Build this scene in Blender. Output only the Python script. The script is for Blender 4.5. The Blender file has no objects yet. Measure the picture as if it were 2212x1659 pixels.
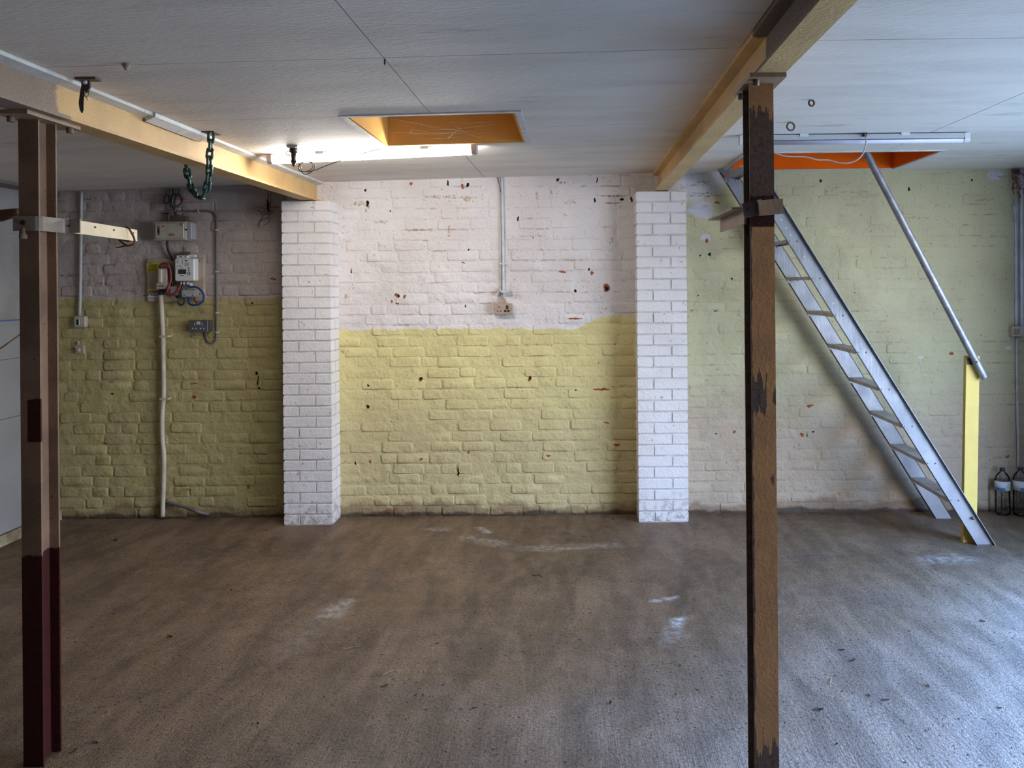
import bpy, math, random
from mathutils import Vector, Matrix
random.seed(7)
S = bpy.context.scene
COL = S.collection

# ------------------------------------------------------------------ camera
FPX, VX, VY, EYE, ROLL = 1754.0, 1240.0, 615.0, 1.63, 0.0085
cd = bpy.data.cameras.new('camera'); cam = bpy.data.objects.new('camera', cd); COL.objects.link(cam)
cd.sensor_fit = 'HORIZONTAL'; cd.sensor_width = 36.0; cd.lens = FPX / 2212 * 36.0
cd.shift_x = 0.5 - VX / 2212; cd.shift_y = (VY - 829.5) / 2212
cs, sn = math.cos(ROLL), math.sin(ROLL)
cam.matrix_world = Matrix(((cs, sn, 0, 0), (0, 0, -1, 0), (-sn, cs, 0, EYE), (0, 0, 0, 1)))
cd.clip_start = 0.05
S.camera = cam

# ------------------------------------------------------------------ world: cool overcast sky
w = bpy.data.worlds.new('overcast_sky'); S.world = w; w.use_nodes = True
bg = w.node_tree.nodes['Background']
_t = w.node_tree; _c = _t.nodes.new('ShaderNodeTexCoord'); _x = _t.nodes.new('ShaderNodeSeparateXYZ'); _r = _t.nodes.new('ShaderNodeValToRGB')
_t.links.new(_c.outputs['Generated'], _x.inputs[0]); _t.links.new(_x.outputs[2], _r.inputs[0]); _t.links.new(_r.outputs[0], bg.inputs[0])
_r.color_ramp.elements[0].position = 0.05; _r.color_ramp.elements[0].color = (0.56, 0.58, 0.61, 1)
_r.color_ramp.elements[1].position = 0.55; _r.color_ramp.elements[1].color = (0.17, 0.43, 1.0, 1)
bg.inputs[1].default_value = 28.0
S.view_settings.view_transform = 'Standard'; S.view_settings.look = 'None'
S.view_settings.exposure = -0.14; S.view_settings.gamma = 1.0; S.view_settings.use_curve_mapping = False
TUBE = 130.0                                  # strength of the lit tube
S.cycles.use_denoising = True
S.cycles.max_bounces = 5; S.cycles.diffuse_bounces = 3; S.cycles.use_adaptive_sampling = True; S.cycles.adaptive_threshold = .1; S.cycles.adaptive_min_samples = 16; S.cycles.glossy_bounces = 2; S.cycles.transmission_bounces = 5; S.cycles.transparent_max_bounces = 14
S.cycles.caustics_reflective = False; S.cycles.caustics_refractive = False; S.cycles.sample_clamp_indirect = 6.0

# room
XL, XR, YB, YF = -3.65, 3.24, 5.75, -1.3
DOOR = (1.5, 4.45, 2.34)                        # opening in the right wall
ld = bpy.data.lights.new('door_daylight_portal', 'AREA'); ld.shape = 'RECTANGLE'
ld.size = DOOR[1] - DOOR[0]; ld.size_y = DOOR[2]; ld.cycles.is_portal = True
lo = bpy.data.objects.new('door_daylight_portal', ld); COL.objects.link(lo)
lo.matrix_world = Matrix(((0, 0, 1, XR + .2), (1, 0, 0, (DOOR[0] + DOOR[1]) / 2), (0, 1, 0, DOOR[2] / 2), (0, 0, 0, 1)))

# ------------------------------------------------------------------ measuring helpers
def U(px, py, Y):
    a, b = (px - VX) * Y / FPX, (VY - py) * Y / FPX
    return Vector((a * cs + b * sn, Y, EYE - a * sn + b * cs))
def F(px, py, z=0.0):
    a, b = (px - VX) / FPX, (VY - py) / FPX
    Y = (z - EYE) / (-a * sn + b * cs)
    return U(px, py, Y)
def W(px, py, d=0.0): return U(px, py, YB - d)
CP = [(-3.65, 2.325), (-1.8, 2.37), (.6, 2.417), (3.24, 2.427)]
def zc(x):
    for (a, za), (b, zb) in zip(CP, CP[1:]):
        if x <= b or b == CP[-1][0]: return za + (zb - za) * (x - a) / (b - a)

# ------------------------------------------------------------------ materials
class G:
    def __init__(s, name):
        s.m = bpy.data.materials.new(name); s.m.use_nodes = True; s.t = s.m.node_tree
        s.b = s.t.nodes['Principled BSDF']; s._p = None
    def put(s, sock, v):
        if isinstance(v, bpy.types.NodeSocket): s.t.links.new(v, sock)
        elif isinstance(v, (tuple, list)) and len(v) == 3 and sock.type == 'RGBA': sock.default_value = (*v, 1)
        else: sock.default_value = v
    def pos(s):
        if not s._p: s._p = s.t.nodes.new('ShaderNodeNewGeometry')
        return s._p.outputs['Position']
    def nrm(s): s.pos(); return s._p.outputs['True Normal']
    def math(s, op, a, b=0.0, clamp=False):
        n = s.t.nodes.new('ShaderNodeMath'); n.operation = op; n.use_clamp = clamp
        s.put(n.inputs[0], a); s.put(n.inputs[1], b); return n.outputs[0]
    def vm(s, op, a, b=(0, 0, 0), c=None):
        n = s.t.nodes.new('ShaderNodeVectorMath'); n.operation = op
        s.put(n.inputs[0], a); s.put(n.inputs[1], b)
        if c is not None: s.put(n.inputs[2], c)
        return n.outputs['Value' if op in ('LENGTH', 'DISTANCE', 'DOT_PRODUCT') else 'Vector']
    def xyz(s, v=None):
        n = s.t.nodes.new('ShaderNodeSeparateXYZ'); s.put(n.inputs[0], v or s.pos()); return n.outputs
    def noise(s, scale, detail=3.0, vec=None, rough=.55, dist=0.0, color=False):
        n = s.t.nodes.new('ShaderNodeTexNoise'); s.put(n.inputs['Vector'], vec or s.pos())
        n.inputs['Scale'].default_value = scale; n.inputs['Detail'].default_value = detail
        n.inputs['Roughness'].default_value = rough; n.inputs['Distortion'].default_value = dist
        return n.outputs['Color' if color else 'Fac']
    def rng(s, v, lo, hi, a=0.0, b=1.0):
        n = s.t.nodes.new('ShaderNodeMapRange'); n.interpolation_type = 'SMOOTHSTEP'
        s.put(n.inputs[0], v); n.inputs[1].default_value = lo; n.inputs[2].default_value = hi
        n.inputs[3].default_value = a; n.inputs[4].default_value = b; return n.outputs[0]
    def mix(s, f, a, b, mode='MIX'):
        n = s.t.nodes.new('ShaderNodeMix'); n.data_type = 'RGBA'; n.blend_type = mode
        s.put(n.inputs[0], f); s.put(n.inputs[6], a); s.put(n.inputs[7], b); return n.outputs[2]
    def grey(s, v):
        n = s.t.nodes.new('ShaderNodeCombineColor'); [s.put(n.inputs[i], v) for i in range(3)]; return n.outputs[0]
    def bump(s, h, dist=.01, strength=1.0, nrm=None):
        n = s.t.nodes.new('ShaderNodeBump'); n.inputs['Strength'].default_value = strength
        n.inputs['Distance'].default_value = dist; s.put(n.inputs['Height'], h)
        if nrm: s.put(n.inputs['Normal'], nrm)
        return n.outputs[0]
    def spots(s, pts, y, vec):
        """mask of ellipses (px, py, rx, ry) lying on the plane Y=y"""
        d = None
        for px, py, rx, ry in pts:
            c = U(px, py, y); k = FPX / y; rx *= .74; ry *= .78
            v = s.vm('MULTIPLY_ADD', vec, (k / rx, 0, k / ry), (-c.x * k / rx, 0, -c.z * k / ry))
            l = s.vm('LENGTH', v)
            d = l if d is None else s.math('MINIMUM', d, l)
        return s.rng(d, .8, 1.15, 1, 0)
    def done(s, col, rough=.6, metal=0.0, nrm=None, spec=.5):
        s.put(s.b.inputs['Base Color'], col); s.put(s.b.inputs['Roughness'], rough)
        s.b.inputs['Metallic'].default_value = metal; s.b.inputs['Specular IOR Level'].default_value = spec
        if nrm: s.put(s.b.inputs['Normal'], nrm)
        return s.m

def paint(name, col, col2=None, vs=6, rough=.55, metal=0, bs=60, bd=.0, speck=None, spec=.4, amt=1.0):
    g = G(name); col2 = col2 or tuple(c * .7 for c in col)
    f = g.rng(g.noise(vs, 5), .35, .7)
    if amt != 1: f = g.math('MULTIPLY', f, amt)
    c = g.mix(f, col, col2)
    if speck:
        c = g.mix(g.rng(g.noise(speck[1], 3), speck[2], speck[2] + .05), c, speck[0])
    n = g.bump(g.noise(bs, 4), bd) if bd else None
    return g.done(c, rough, metal, n, spec)

def flat(name, col, rough=.5, metal=0, spec=.5):
    g = G(name); return g.done(g.mix(g.noise(30, 2), col, tuple(c * .9 for c in col)), rough, metal, None, spec)

WHITE, YELLOW, GREEN = (.75, .695, .67), (.73, .635, .30), (.54, .505, .315)
def wall_mat(name, lower, upper, edge, holes, rust, tan, extra=None, ylow=None):
    """painted brick: two paints meeting at a ragged line, chips, drilled holes, damp foot"""
    g = G(name); p = g.pos(); X, Y, Z = g.xyz(p)[:3]
    ragged = g.math('MULTIPLY', g.math('SUBTRACT', g.noise(9, 4, rough=.65), .5), .07)
    fine = g.noise(42, 2)
    base_up = g.mix(g.rng(g.noise(2.2, 2), .35, .75), upper, tuple(a * b for a, b in zip(upper, (.88, .86, .84))))
    base_lo = g.mix(g.rng(g.noise(2.5, 2), .35, .75), lower, tuple(a * b for a, b in zip(lower, (.9, .87, .88))))
    if ylow: base_lo = g.mix(g.rng(g.math('ADD', Z, g.math('MULTIPLY', g.noise(2.0, 3), .5)), .75, 1.3), ylow, base_lo)
    h = edge(g, X)
    c = g.mix(g.rng(g.math('SUBTRACT', g.math('ADD', Z, ragged), h), -.004, .004), base_lo, base_up)
    warp = g.vm('ADD', p, g.vm('SCALE', g.vm('SUBTRACT', g.noise(30, 3, color=True), (.5, .5, .5)), (0, 0, 0)))
    sc = warp.node; sc2 = sc.inputs[1].links[0].from_node; sc2.inputs['Scale'].default_value = .034
    if extra: c = extra(g, c, warp, X, Z)
    # brown dirt gathered along the bed joints, in clumps
    fz = g.math('ABSOLUTE', g.math('SUBTRACT', g.math('FRACT', g.math('ADD', g.math('DIVIDE', g.math('ADD', Z, g.math('MULTIPLY', g.noise(5, 2), .016)), .075), .35)), .5))
    joint = g.math('MULTIPLY', g.rng(fz, .13, .0), g.rng(g.noise(3.7, 3), .5, .66))
    joint = g.math('MULTIPLY', joint, g.rng(g.noise(26, 4), .42, .6))
    c = g.mix(g.math('MULTIPLY', joint, .75), c, (.34, .22, .14))
    # flaked chips
    chip = g.math('MULTIPLY', g.rng(g.noise(55, 3, dist=.6), .665, .69), g.rng(g.noise(4.5, 2), .46, .58))
    c = g.mix(g.math('MULTIPLY', chip, .85), c, (.30, .15, .08))
    dots = g.rng(g.noise(95, 1), .74, .76)
    c = g.mix(dots, c, (.12, .09, .07))
    hair = g.math('MULTIPLY', g.rng(g.math('ABSOLUTE', g.math('SUBTRACT', g.noise(14, 4, dist=1.2), .5)), .006, .0), g.rng(g.noise(5, 2), .52, .62))
    c = g.mix(g.math('MULTIPLY', hair, .55), c, (.14, .10, .08))
    if tan: c = g.mix(g.math('MULTIPLY', g.math('MULTIPLY', g.spots(tan, YB, warp), g.rng(g.noise(48, 3), .42, .6)), .8), c, (.40, .27, .17))
    if rust: c = g.mix(g.spots(rust, YB, warp), c, (.30, .085, .03))
    soot = [h for h in holes if h[3] < 3.1 and h[2] > 5.5]; holes = [h for h in holes if h not in soot]
    if soot: c = g.mix(g.math('MULTIPLY', g.math('MULTIPLY', g.spots([(a, b, d * 1.1, e * 1.5) for a, b, d, e in soot], YB, warp), g.rng(g.noise(60, 3), .4, .6)), .7), c, (.12, .09, .075))
    if holes: c = g.mix(g.spots(holes, YB, warp), c, (.012, .008, .006))
    # damp, bare foot of the wall
    foot = g.rng(g.math('ADD', Z, g.math('MULTIPLY', g.math('SUBTRACT', g.noise(4, 3), .5), .28)), .05, .10, 1, 0)
    c = g.mix(g.math('MULTIPLY', foot, .7), c, g.mix(g.noise(16, 2), (.30, .19, .11), (.12, .08, .055)))
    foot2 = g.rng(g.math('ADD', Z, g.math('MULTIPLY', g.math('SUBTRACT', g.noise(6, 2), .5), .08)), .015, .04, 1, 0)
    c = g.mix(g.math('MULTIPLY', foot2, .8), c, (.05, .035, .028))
    hgt = g.math('ADD', g.math('MULTIPLY', g.noise(11, 2), 1.0), g.math('MULTIPLY', fine, .26))
    hgt = g.math('ADD', hgt, g.math('MULTIPLY', g.noise(120, 1), .07))
    n = g.bump(hgt, .015, 1.0)
    return g.done(c, .7, 0, n, .12)

# ------------------------------------------------------------------ mesh building
class MB:
    def __init__(s): s.v = []; s.f = []; s.sm = []
    def add(s, vs, fs, smooth=False):
        o = len(s.v); s.v += [Vector(v) for v in vs]; s.f += [tuple(i + o for i in f) for f in fs]; s.sm += [smooth] * len(fs); return s
    def box(s, x0, x1, y0, y1, z0, z1):
        return s.add([(x, y, z) for x in (x0, x1) for y in (y0, y1) for z in (z0, z1)],
                     [(0, 1, 3, 2), (4, 6, 7, 5), (0, 4, 5, 1), (2, 3, 7, 6), (0, 2, 6, 4), (1, 5, 7, 3)])
    def obox(s, c, ax, ay, az):
        c, ax, ay, az = map(Vector, (c, ax, ay, az))
        return s.add([c + ax * i + ay * j + az * k for i in (-.5, .5) for j in (-.5, .5) for k in (-.5, .5)],
                     [(0, 1, 3, 2), (4, 6, 7, 5), (0, 4, 5, 1), (2, 3, 7, 6), (0, 2, 6, 4), (1, 5, 7, 3)])
    def prism(s, poly, vec, smooth=False):
        """closed prism: polygon of 3-D points swept by vec"""
        n = len(poly); P = [Vector(p) for p in poly]; vec = Vector(vec)
        s.add(P + [p + vec for p in P], [tuple(range(n))[::-1], tuple(range(n, 2 * n))] + [(i, (i + 1) % n, n + (i + 1) % n, n + i) for i in range(n)])
        if smooth:
            for k in range(n): s.sm[-1 - k] = True
        return s
    def rrect(s, x0, x1, z0, z1, y0, y1, r=.005, k=3, chamfer=0.0):
        """rounded rectangle in XZ, from y0 (front) back to y1; optional softened front edge"""
        def ring(g, y):
            out = []; rr = max(r - g, .0005)
            for cx, cz, a0 in ((x1 - g - rr, z1 - g - rr, 0), (x0 + g + rr, z1 - g - rr, 90), (x0 + g + rr, z0 + g + rr, 180), (x1 - g - rr, z0 + g + rr, 270)):
                for i in range(k + 1):
                    a = math.radians(a0 + 90 * i / k); out.append((cx + rr * math.cos(a), y, cz + rr * math.sin(a)))
            return out
        n = 4 * (k + 1)
        R = [ring(0, y1), ring(0, y0 + chamfer)] + ([ring(chamfer, y0)] if chamfer else [])
        vs = [p for q in R for p in q]; fs = [tuple(range(n))]
        for j in range(len(R) - 1):
            fs += [(j * n + i, (j + 1) * n + i, (j + 1) * n + (i + 1) % n, j * n + (i + 1) % n) for i in range(n)]
        fs.append(tuple(range((len(R) - 1) * n, len(R) * n))[::-1])
        return s.add(vs, fs)
    def tube(s, pts, r, seg=8, closed=False, caps=True):
        P = [Vector(p) for p in pts]; n = len(P); rr = r if isinstance(r, (list, tuple)) else [r] * n
        ref = None; rings = []
        for i, p in enumerate(P):
            if closed: d = P[(i + 1) % n] - P[i - 1]
            else: d = P[min(i + 1, n - 1)] - P[max(i - 1, 0)]
            d.normalize()
            if ref is None: ref = d.orthogonal().normalized()
            ref = (ref - d * ref.dot(d))
            ref = ref.normalized() if ref.length > 1e-6 else d.orthogonal().normalized()
            q = d.cross(ref)
            rings.append([p + (ref * math.cos(t) + q * math.sin(t)) * rr[i] for t in [2 * math.pi * k / seg for k in range(seg)]])
        fs = []; m = n if closed else n - 1
        for i in range(m):
            a, b = i * seg, ((i + 1) % n) * seg
            fs += [(a + k, a + (k + 1) % seg, b + (k + 1) % seg, b + k) for k in range(seg)]
        s.add([v for q in rings for v in q], fs, True)
        if caps and not closed:
            o = len(s.v) - n * seg
            s.f += [tuple(o + k for k in range(seg))[::-1], tuple(o + (n - 1) * seg + k for k in range(seg))]; s.sm += [False] * 2
        return s
    def lathe(s, prof, c, axis=(0, 0, 1), seg=16):
        """profile of (radius, height) about an axis through c, closed at both ends"""
        ax = Vector(axis).normalized(); u = ax.orthogonal().normalized(); v = ax.cross(u); c = Vector(c)
        vs = [c + ax * h + (u * math.cos(t) + v * math.sin(t)) * r for r, h in prof for t in [2 * math.pi * k / seg for k in range(seg)]]
        fs = [(i * seg + k, i * seg + (k + 1) % seg, (i + 1) * seg + (k + 1) % seg, (i + 1) * seg + k) for i in range(len(prof) - 1) for k in range(seg)]
        s.add(vs, fs, True); o = len(s.v) - len(vs); L = len(prof) - 1
        s.f += [tuple(o + k for k in range(seg))[::-1], tuple(o + L * seg + k for k in range(seg))]; s.sm += [False] * 2
        return s
    def build(s, name, mat, parent=None, off=None):
        o_ = off if off is not None else (root_loc(parent) if parent else Vector((0, 0, 0)))
        me = bpy.data.meshes.new(name); me.from_pydata([v - o_ for v in s.v], [], s.f)
        import bmesh
        bm = bmesh.new(); bm.from_mesh(me)
        for f, k in zip(bm.faces, s.sm): f.smooth = k
        bmesh.ops.recalc_face_normals(bm, faces=bm.faces[:]); bm.to_mesh(me); bm.free()
        me.materials.append(mat)
        ob = bpy.data.objects.new(name, me); COL.objects.link(ob)
        if parent: ob.parent = parent
        return ob
def root_loc(o):
    while o.parent: o = o.parent
    return o.location.copy()
def tag(o, label=None, cat=None, group=None, kind=None):
    if label: o['label'] = label
    if cat: o['category'] = cat
    if group: o['group'] = group
    if kind: o['kind'] = kind
    return o
def thing(name, loc, label, cat, group=None):
    o = bpy.data.objects.new(name, None); COL.objects.link(o); o.location = loc; o.empty_display_size = .05
    return tag(o, label, cat, group)
def solo(mb, name, mat, loc, label, cat, group=None):
    o = mb.build(name, mat, None, Vector(loc)); o.location = loc
    return tag(o, label, cat, group)
def smooth(P, k=6, closed=False):
    P = [Vector(p) for p in P]; out = []; n = len(P)
    for i in range(n if closed else n - 1):
        g = (lambda j: P[j % n]) if closed else (lambda j: P[max(0, min(n - 1, j))])
        a, b, c, d = g(i - 1), g(i), g(i + 1), g(i + 2)
        for t in [q / k for q in range(k)]:
            out.append(.5 * (2 * b + (c - a) * t + (2 * a - 5 * b + 4 * c - d) * t * t + (3 * b - a - 3 * c + d) * t ** 3))
    if not closed: out.append(P[-1])
    return out
def text(s, size, c, mat, parent, name='lettering', bold=0.0):
    """flat letters standing on an XZ plane, facing the room (-Y), centred on c"""
    cu = bpy.data.curves.new('t', 'FONT'); cu.body = s; cu.size = size; cu.align_x = 'CENTER'; cu.align_y = 'CENTER'; cu.offset = bold; cu.extrude = .0003
    ob = bpy.data.objects.new('t', cu); COL.objects.link(ob)
    me = bpy.data.meshes.new_from_object(ob.evaluated_get(bpy.context.evaluated_depsgraph_get()))
    bpy.data.objects.remove(ob); bpy.data.curves.remove(cu)
    c = Vector(c) - root_loc(parent)
    for v in me.vertices: v.co = Vector((v.co.x, -v.co.z, v.co.y)) + c
    me.materials.clear(); me.materials.append(mat)
    o = bpy.data.objects.new(name, me); COL.objects.link(o); o.parent = parent
    return tag(o, kind='stuff') if False else o

# ------------------------------------------------------------------ material set
M = {}
def floor_mat():
    g = G('floor_concrete'); p = g.pos(); X, Y, Z = g.xyz(p)[:3]
    c = g.mix(g.rng(g.noise(1.1, 5, dist=.6), .36, .66), (.15, .092, .048), (.22, .14, .08))
    c = g.mix(g.math('MULTIPLY', g.rng(g.noise(2.6, 6, dist=1.0), .52, .68), .55), c, (.12, .08, .055))
    c = g.mix(g.math('MULTIPLY', g.rng(g.noise(14, 5), .4, .7), .35), c, (.28, .20, .14))
    # lighter, greyer concrete toward the doorway, with its daylight painted in
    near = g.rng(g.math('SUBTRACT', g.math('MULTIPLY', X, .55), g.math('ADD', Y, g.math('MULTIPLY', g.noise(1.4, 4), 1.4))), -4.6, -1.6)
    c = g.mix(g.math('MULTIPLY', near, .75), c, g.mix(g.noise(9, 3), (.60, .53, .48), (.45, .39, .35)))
    c = g.mix(1.0, c, g.grey(g.rng(g.noise(75, 3), .3, .7, .72, 1.18)), 'MULTIPLY')
    st = g.noise(2.4, 4, g.vm('MULTIPLY', g.vm('ADD', p, g.vm('MULTIPLY', p, (0, 0, 0))), (3.0, .8, 1)), dist=.8)
    c = g.mix(1.0, c, g.grey(g.rng(st, .3, .7, .70, 1.18)), 'MULTIPLY')
    # pale scuffs and spills
    wv = g.vm('ADD', p, g.vm('SCALE', g.vm('SUBTRACT', g.noise(5, 4, color=True), (.5, .5, .5))))
    wv.node.inputs[1].links[0].from_node.inputs['Scale'].default_value = .16
    for (a, b, wdt, amt, colr) in [((748, 1300), (715, 1325), .06, .6, (.60, .54, .47)), ((715, 1325), (620, 1405), .08, .22, (.55, .5, .45)), ((1474, 1336), (1470, 1346), .035, .9, (.75, .74, .72)), ((1468, 1350), (1445, 1385), .05, .35, (.6, .6, .6)),
                                   ((1420, 1298), (1450, 1292), .03, .6, (.65, .62, .58)), ((1010, 1160), (1075, 1175), .06, .5, (.58, .5, .42)),
                                   ((1040, 1142), (1052, 1150), .03, .8, (.7, .68, .66)), ((2010, 1210), (2080, 1205), .07, .6, (.55, .48, .4)),
                                   ((1130, 1185), (1330, 1178), .05, .5, (.5, .43, .36)), ((930, 1143), (965, 1146), .03, .6, (.6, .55, .5))]:
        A, B = F(*a), F(*b); d = (B - A); L = d.length; d.normalize()
        q = g.vm('SUBTRACT', wv, tuple(A)); tt = g.math('MINIMUM', g.math('MAXIMUM', g.vm('DOT_PRODUCT', q, tuple(d)), 0.0), L)
        pr = g.vm('SCALE', tuple(d)); pr.node.inputs['Scale'].default_value = 1; g.t.links.new(tt, pr.node.inputs['Scale'])
        dist = g.vm('LENGTH', g.vm('SUBTRACT', q, pr))
        f = g.math('MULTIPLY', g.rng(dist, 0.0, wdt * 1.7, 1, 0), g.rng(g.noise(26, 4), .38, .62, .15, .9))
        c = g.mix(g.math('MULTIPLY', f, amt), c, colr)
    # open pits and grit
    pits = g.rng(g.noise(52, 3, dist=.4), .63, .69)
    pm = g.rng(g.noise(1.7, 3), .38, .6, .25, 1)
    pits = g.math('MULTIPLY', pits, pm)
    c = g.mix(g.math('MULTIPLY', pits, .85), c, (.055, .045, .04))
    c = g.mix(g.math('MULTIPLY', g.rng(g.noise(120, 2), .70, .74), .7), c, (.07, .055, .045))
    c = g.mix(g.rng(g.noise(80, 2), .76, .78), c, (.62, .58, .54))
    sy = g.vm('MULTIPLY', p, (26, 1.2, 1)); broom = g.noise(3.2, 3, sy)
    bm_ = g.rng(Y, 2.2, 3.4, 1, .25)
    h = g.math('ADD', g.math('MULTIPLY', g.noise(60, 3), .26), g.math('MULTIPLY', pits, -1.1))
    h = g.math('ADD', h, g.math('MULTIPLY', g.math('MULTIPLY', broom, bm_), .45))
    h = g.math('ADD', h, g.math('MULTIPLY', g.noise(150, 2), .3)); n = g.bump(h, .012, 1.0)
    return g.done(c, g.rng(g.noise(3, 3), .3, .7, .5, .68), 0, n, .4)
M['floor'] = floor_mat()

def edge_mid(g, X):
    r = g.rng(X, -.02, .22, 0, .075)
    return g.math('ADD', g.math('ADD', r, 1.325), g.math('MULTIPLY', g.rng(g.math('ABSOLUTE', g.math('ADD', X, .1)), .25, 0), -.012))
M['wall_mid'] = wall_mat('painted_brick_middle', YELLOW, WHITE, edge_mid,
    holes=[(1310, 623, 4, 7), (1243, 629, 4, 4), (861, 640, 4, 5), (911, 818, 5, 5), (1145, 817, 4.5, 4.5), (795, 834, 4, 4), (795, 879, 5, 5), (794, 440, 4, 9),
           (789, 411, 4, 4), (1120, 472, 3, 6), (842, 455, 2.5, 2.5), (1013, 539, 3, 4), (1008, 662, 2, 5), (990, 1020, 3, 14), (767, 1000, 2.5, 6), (1285, 432, 4, 6),
           (1343, 431, 6, 4), (1364, 430, 3, 9), (1215, 395, 16, 2), (1290, 388, 2.5, 9), (1205, 388, 6, 4), (1010, 400, 4, 5), (1198, 1106, 5, 5), (1266, 1106, 4, 4), (968, 395, 3, 7), (1272, 582, 3, 4),
           (1320, 422, 28, 1.5), (1325, 439, 26, 1.5), (1244, 842, 3, 3), (760, 585, 2, 6)],
    rust=[(1310, 621, 9, 13), (858, 638, 7, 7), (874, 641, 4, 6), (846, 651, 2.5, 5), (858, 655, 7, 2), (910, 819, 8, 7), (1144, 818, 7, 7), (998, 403, 4, 7), (1242, 688, 22, 2), (1215, 588, 12, 3),
          (1278, 590, 5, 4), (1000, 567, 5, 2.5), (1300, 841, 26, 3), (1310, 913, 8, 2.5), (1332, 961, 9, 4), (910, 992, 4, 3), (1184, 985, 5, 3.5), (800, 998, 3, 5), (840, 1105, 16, 8), (893, 1110, 22, 5), (1012, 978, 4, 3), (890, 396, 5, 3)],
    ylow=(.58, .485, .255), tan=[(793, 447, 8, 14), (775, 440, 18, 7), (960, 425, 60, 5), (1010, 428, 14, 9), (970, 500, 4, 18), (900, 497, 34, 4), (750, 640, 10, 7), (820, 480, 26, 5), (1190, 690, 20, 2), (1085, 680, 9, 3), (1110, 640, 20, 7),
         (1230, 437, 22, 4), (1150, 510, 40, 3), (1220, 465, 6, 4), (1310, 490, 20, 3), (1060, 1100, 60, 5), (880, 1098, 40, 7), (1190, 420, 5, 22), (1160, 425, 4, 14), (1320, 520, 5, 12)])
def edge_left(g, X): return g.math('ADD', 1.553, g.math('MULTIPLY', X, 0.0))
M['wall_left_bay'] = wall_mat('painted_brick_left', (.43, .365, .17), (.45, .385, .35), edge_left,  # middle-bay yellow and white, darkened to paint in the shade left of the pier
    holes=[(240, 826, 9, 3), (555, 806, 4, 5), (560, 838, 3, 4), (557, 822, 1.5, 16), (242, 851, 4, 4), (579, 445, 4, 18), (572, 462, 22, 2), (190, 430, 24, 2.5), (150, 595, 26, 3), (220, 613, 20, 2.5), (280, 628, 18, 2), (545, 655, 4, 3)],
    rust=[(420, 828, 12, 2.5), (420, 858, 7, 5), (536, 1052, 4, 6), (590, 603, 9, 3), (225, 958, 9, 3), (410, 1058, 8, 3)],
    tan=[(583, 450, 30, 9), (578, 442, 12, 16), (265, 925, 30, 12), (250, 955, 28, 10), (240, 820, 20, 10), (300, 1075, 70, 10), (170, 1085, 50, 12)])
def edge_right(g, X): return g.math('ADD', 9.0, g.math('MULTIPLY', X, 0.0))
def right_patch(g, c, warp, X, Z):
    wv = g.vm('ADD', g.pos(), g.vm('SCALE', g.vm('SUBTRACT', g.noise(11, 5, color=True), (.5, .5, .5))))
    wv.node.inputs[1].links[0].from_node.inputs['Scale'].default_value = .12
    c = g.mix(g.spots([(1490, 368, 112, 88), (1515, 455, 36, 26), (1523, 512, 14, 12)], YB, wv), c, (.60, .585, .60))
    return g.mix(g.spots([(1990, 771, 8, 3), (2178, 751, 10, 5), (2150, 378, 24, 14), (1517, 553, 6, 3), (1925, 430, 7, 2)], YB, warp), c, (.62, .58, .62))
M['wall_right_bay'] = wall_mat('painted_brick_right', GREEN, GREEN, edge_right,
    holes=[(1514, 553, 3, 3), (1533, 549, 5, 4), (1545, 673, 4, 2.5), (1550, 672, 7, 1.5), (1582, 601, 2.5, 4), (1773, 391, 3, 4), (1964, 409, 2.5, 6), (2100, 388, 3, 3), (1743, 940, 2, 5), (1757, 932, 5, 2), (1545, 670, 8, 2), (1500, 671, 10, 2), (1530, 424, 10, 2.5), (1520, 417, 36, 1.5),
           (1548, 938, 3, 3), (1520, 393, 22, 2), (2165, 381, 12, 2)],
    rust=[(1526, 520, 5, 5), (1548, 438, 8, 4), (1750, 877, 9, 3.5), (1732, 939, 6, 5), (1586, 933, 5, 4), (2055, 764, 7, 4), (1507, 638, 3, 2), (1845, 632, 3, 2), (2176, 985, 6, 3)],
    tan=[(1850, 415, 60, 3), (1700, 1085, 40, 12), (1820, 1070, 34, 12), (1505, 1085, 14, 8), (1980, 470, 40, 4), (2130, 432, 34, 3), (1590, 605, 18, 2), (1560, 628, 3, 14)],
    extra=right_patch, ylow=(.47, .375, .27))

def pier_mat():
    g = G('painted_pier_brick'); X, Y, Z = g.xyz()[:3]
    c = g.mix(g.rng(g.noise(3, 4), .35, .7), (.80, .76, .74), (.72, .675, .645))
    c = g.mix(g.rng(g.noise(30, 4), .66, .72), c, (.45, .36, .30))
    c = g.mix(g.rng(g.noise(70, 2), .74, .77), c, (.18, .14, .12))
    foot = g.rng(g.math('ADD', Z, g.math('MULTIPLY', g.noise(7, 5), .45)), .22, .5, 1, 0)
    c = g.mix(g.math('MULTIPLY', foot, g.rng(g.noise(22, 5), .45, .6, .1, .75)), c, (.33, .29, .26))
    n = g.bump(g.math('ADD', g.noise(45, 4), g.math('MULTIPLY', g.noise(150, 3), .4)), .004, 1.0)
    return g.done(c, .6, 0, n, .3)
M['pier'] = pier_mat()
M['mortar'] = paint('pier_mortar', (.66, .625, .605), (.50, .45, .42), 14, .8, bs=90, bd=.004)

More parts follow.
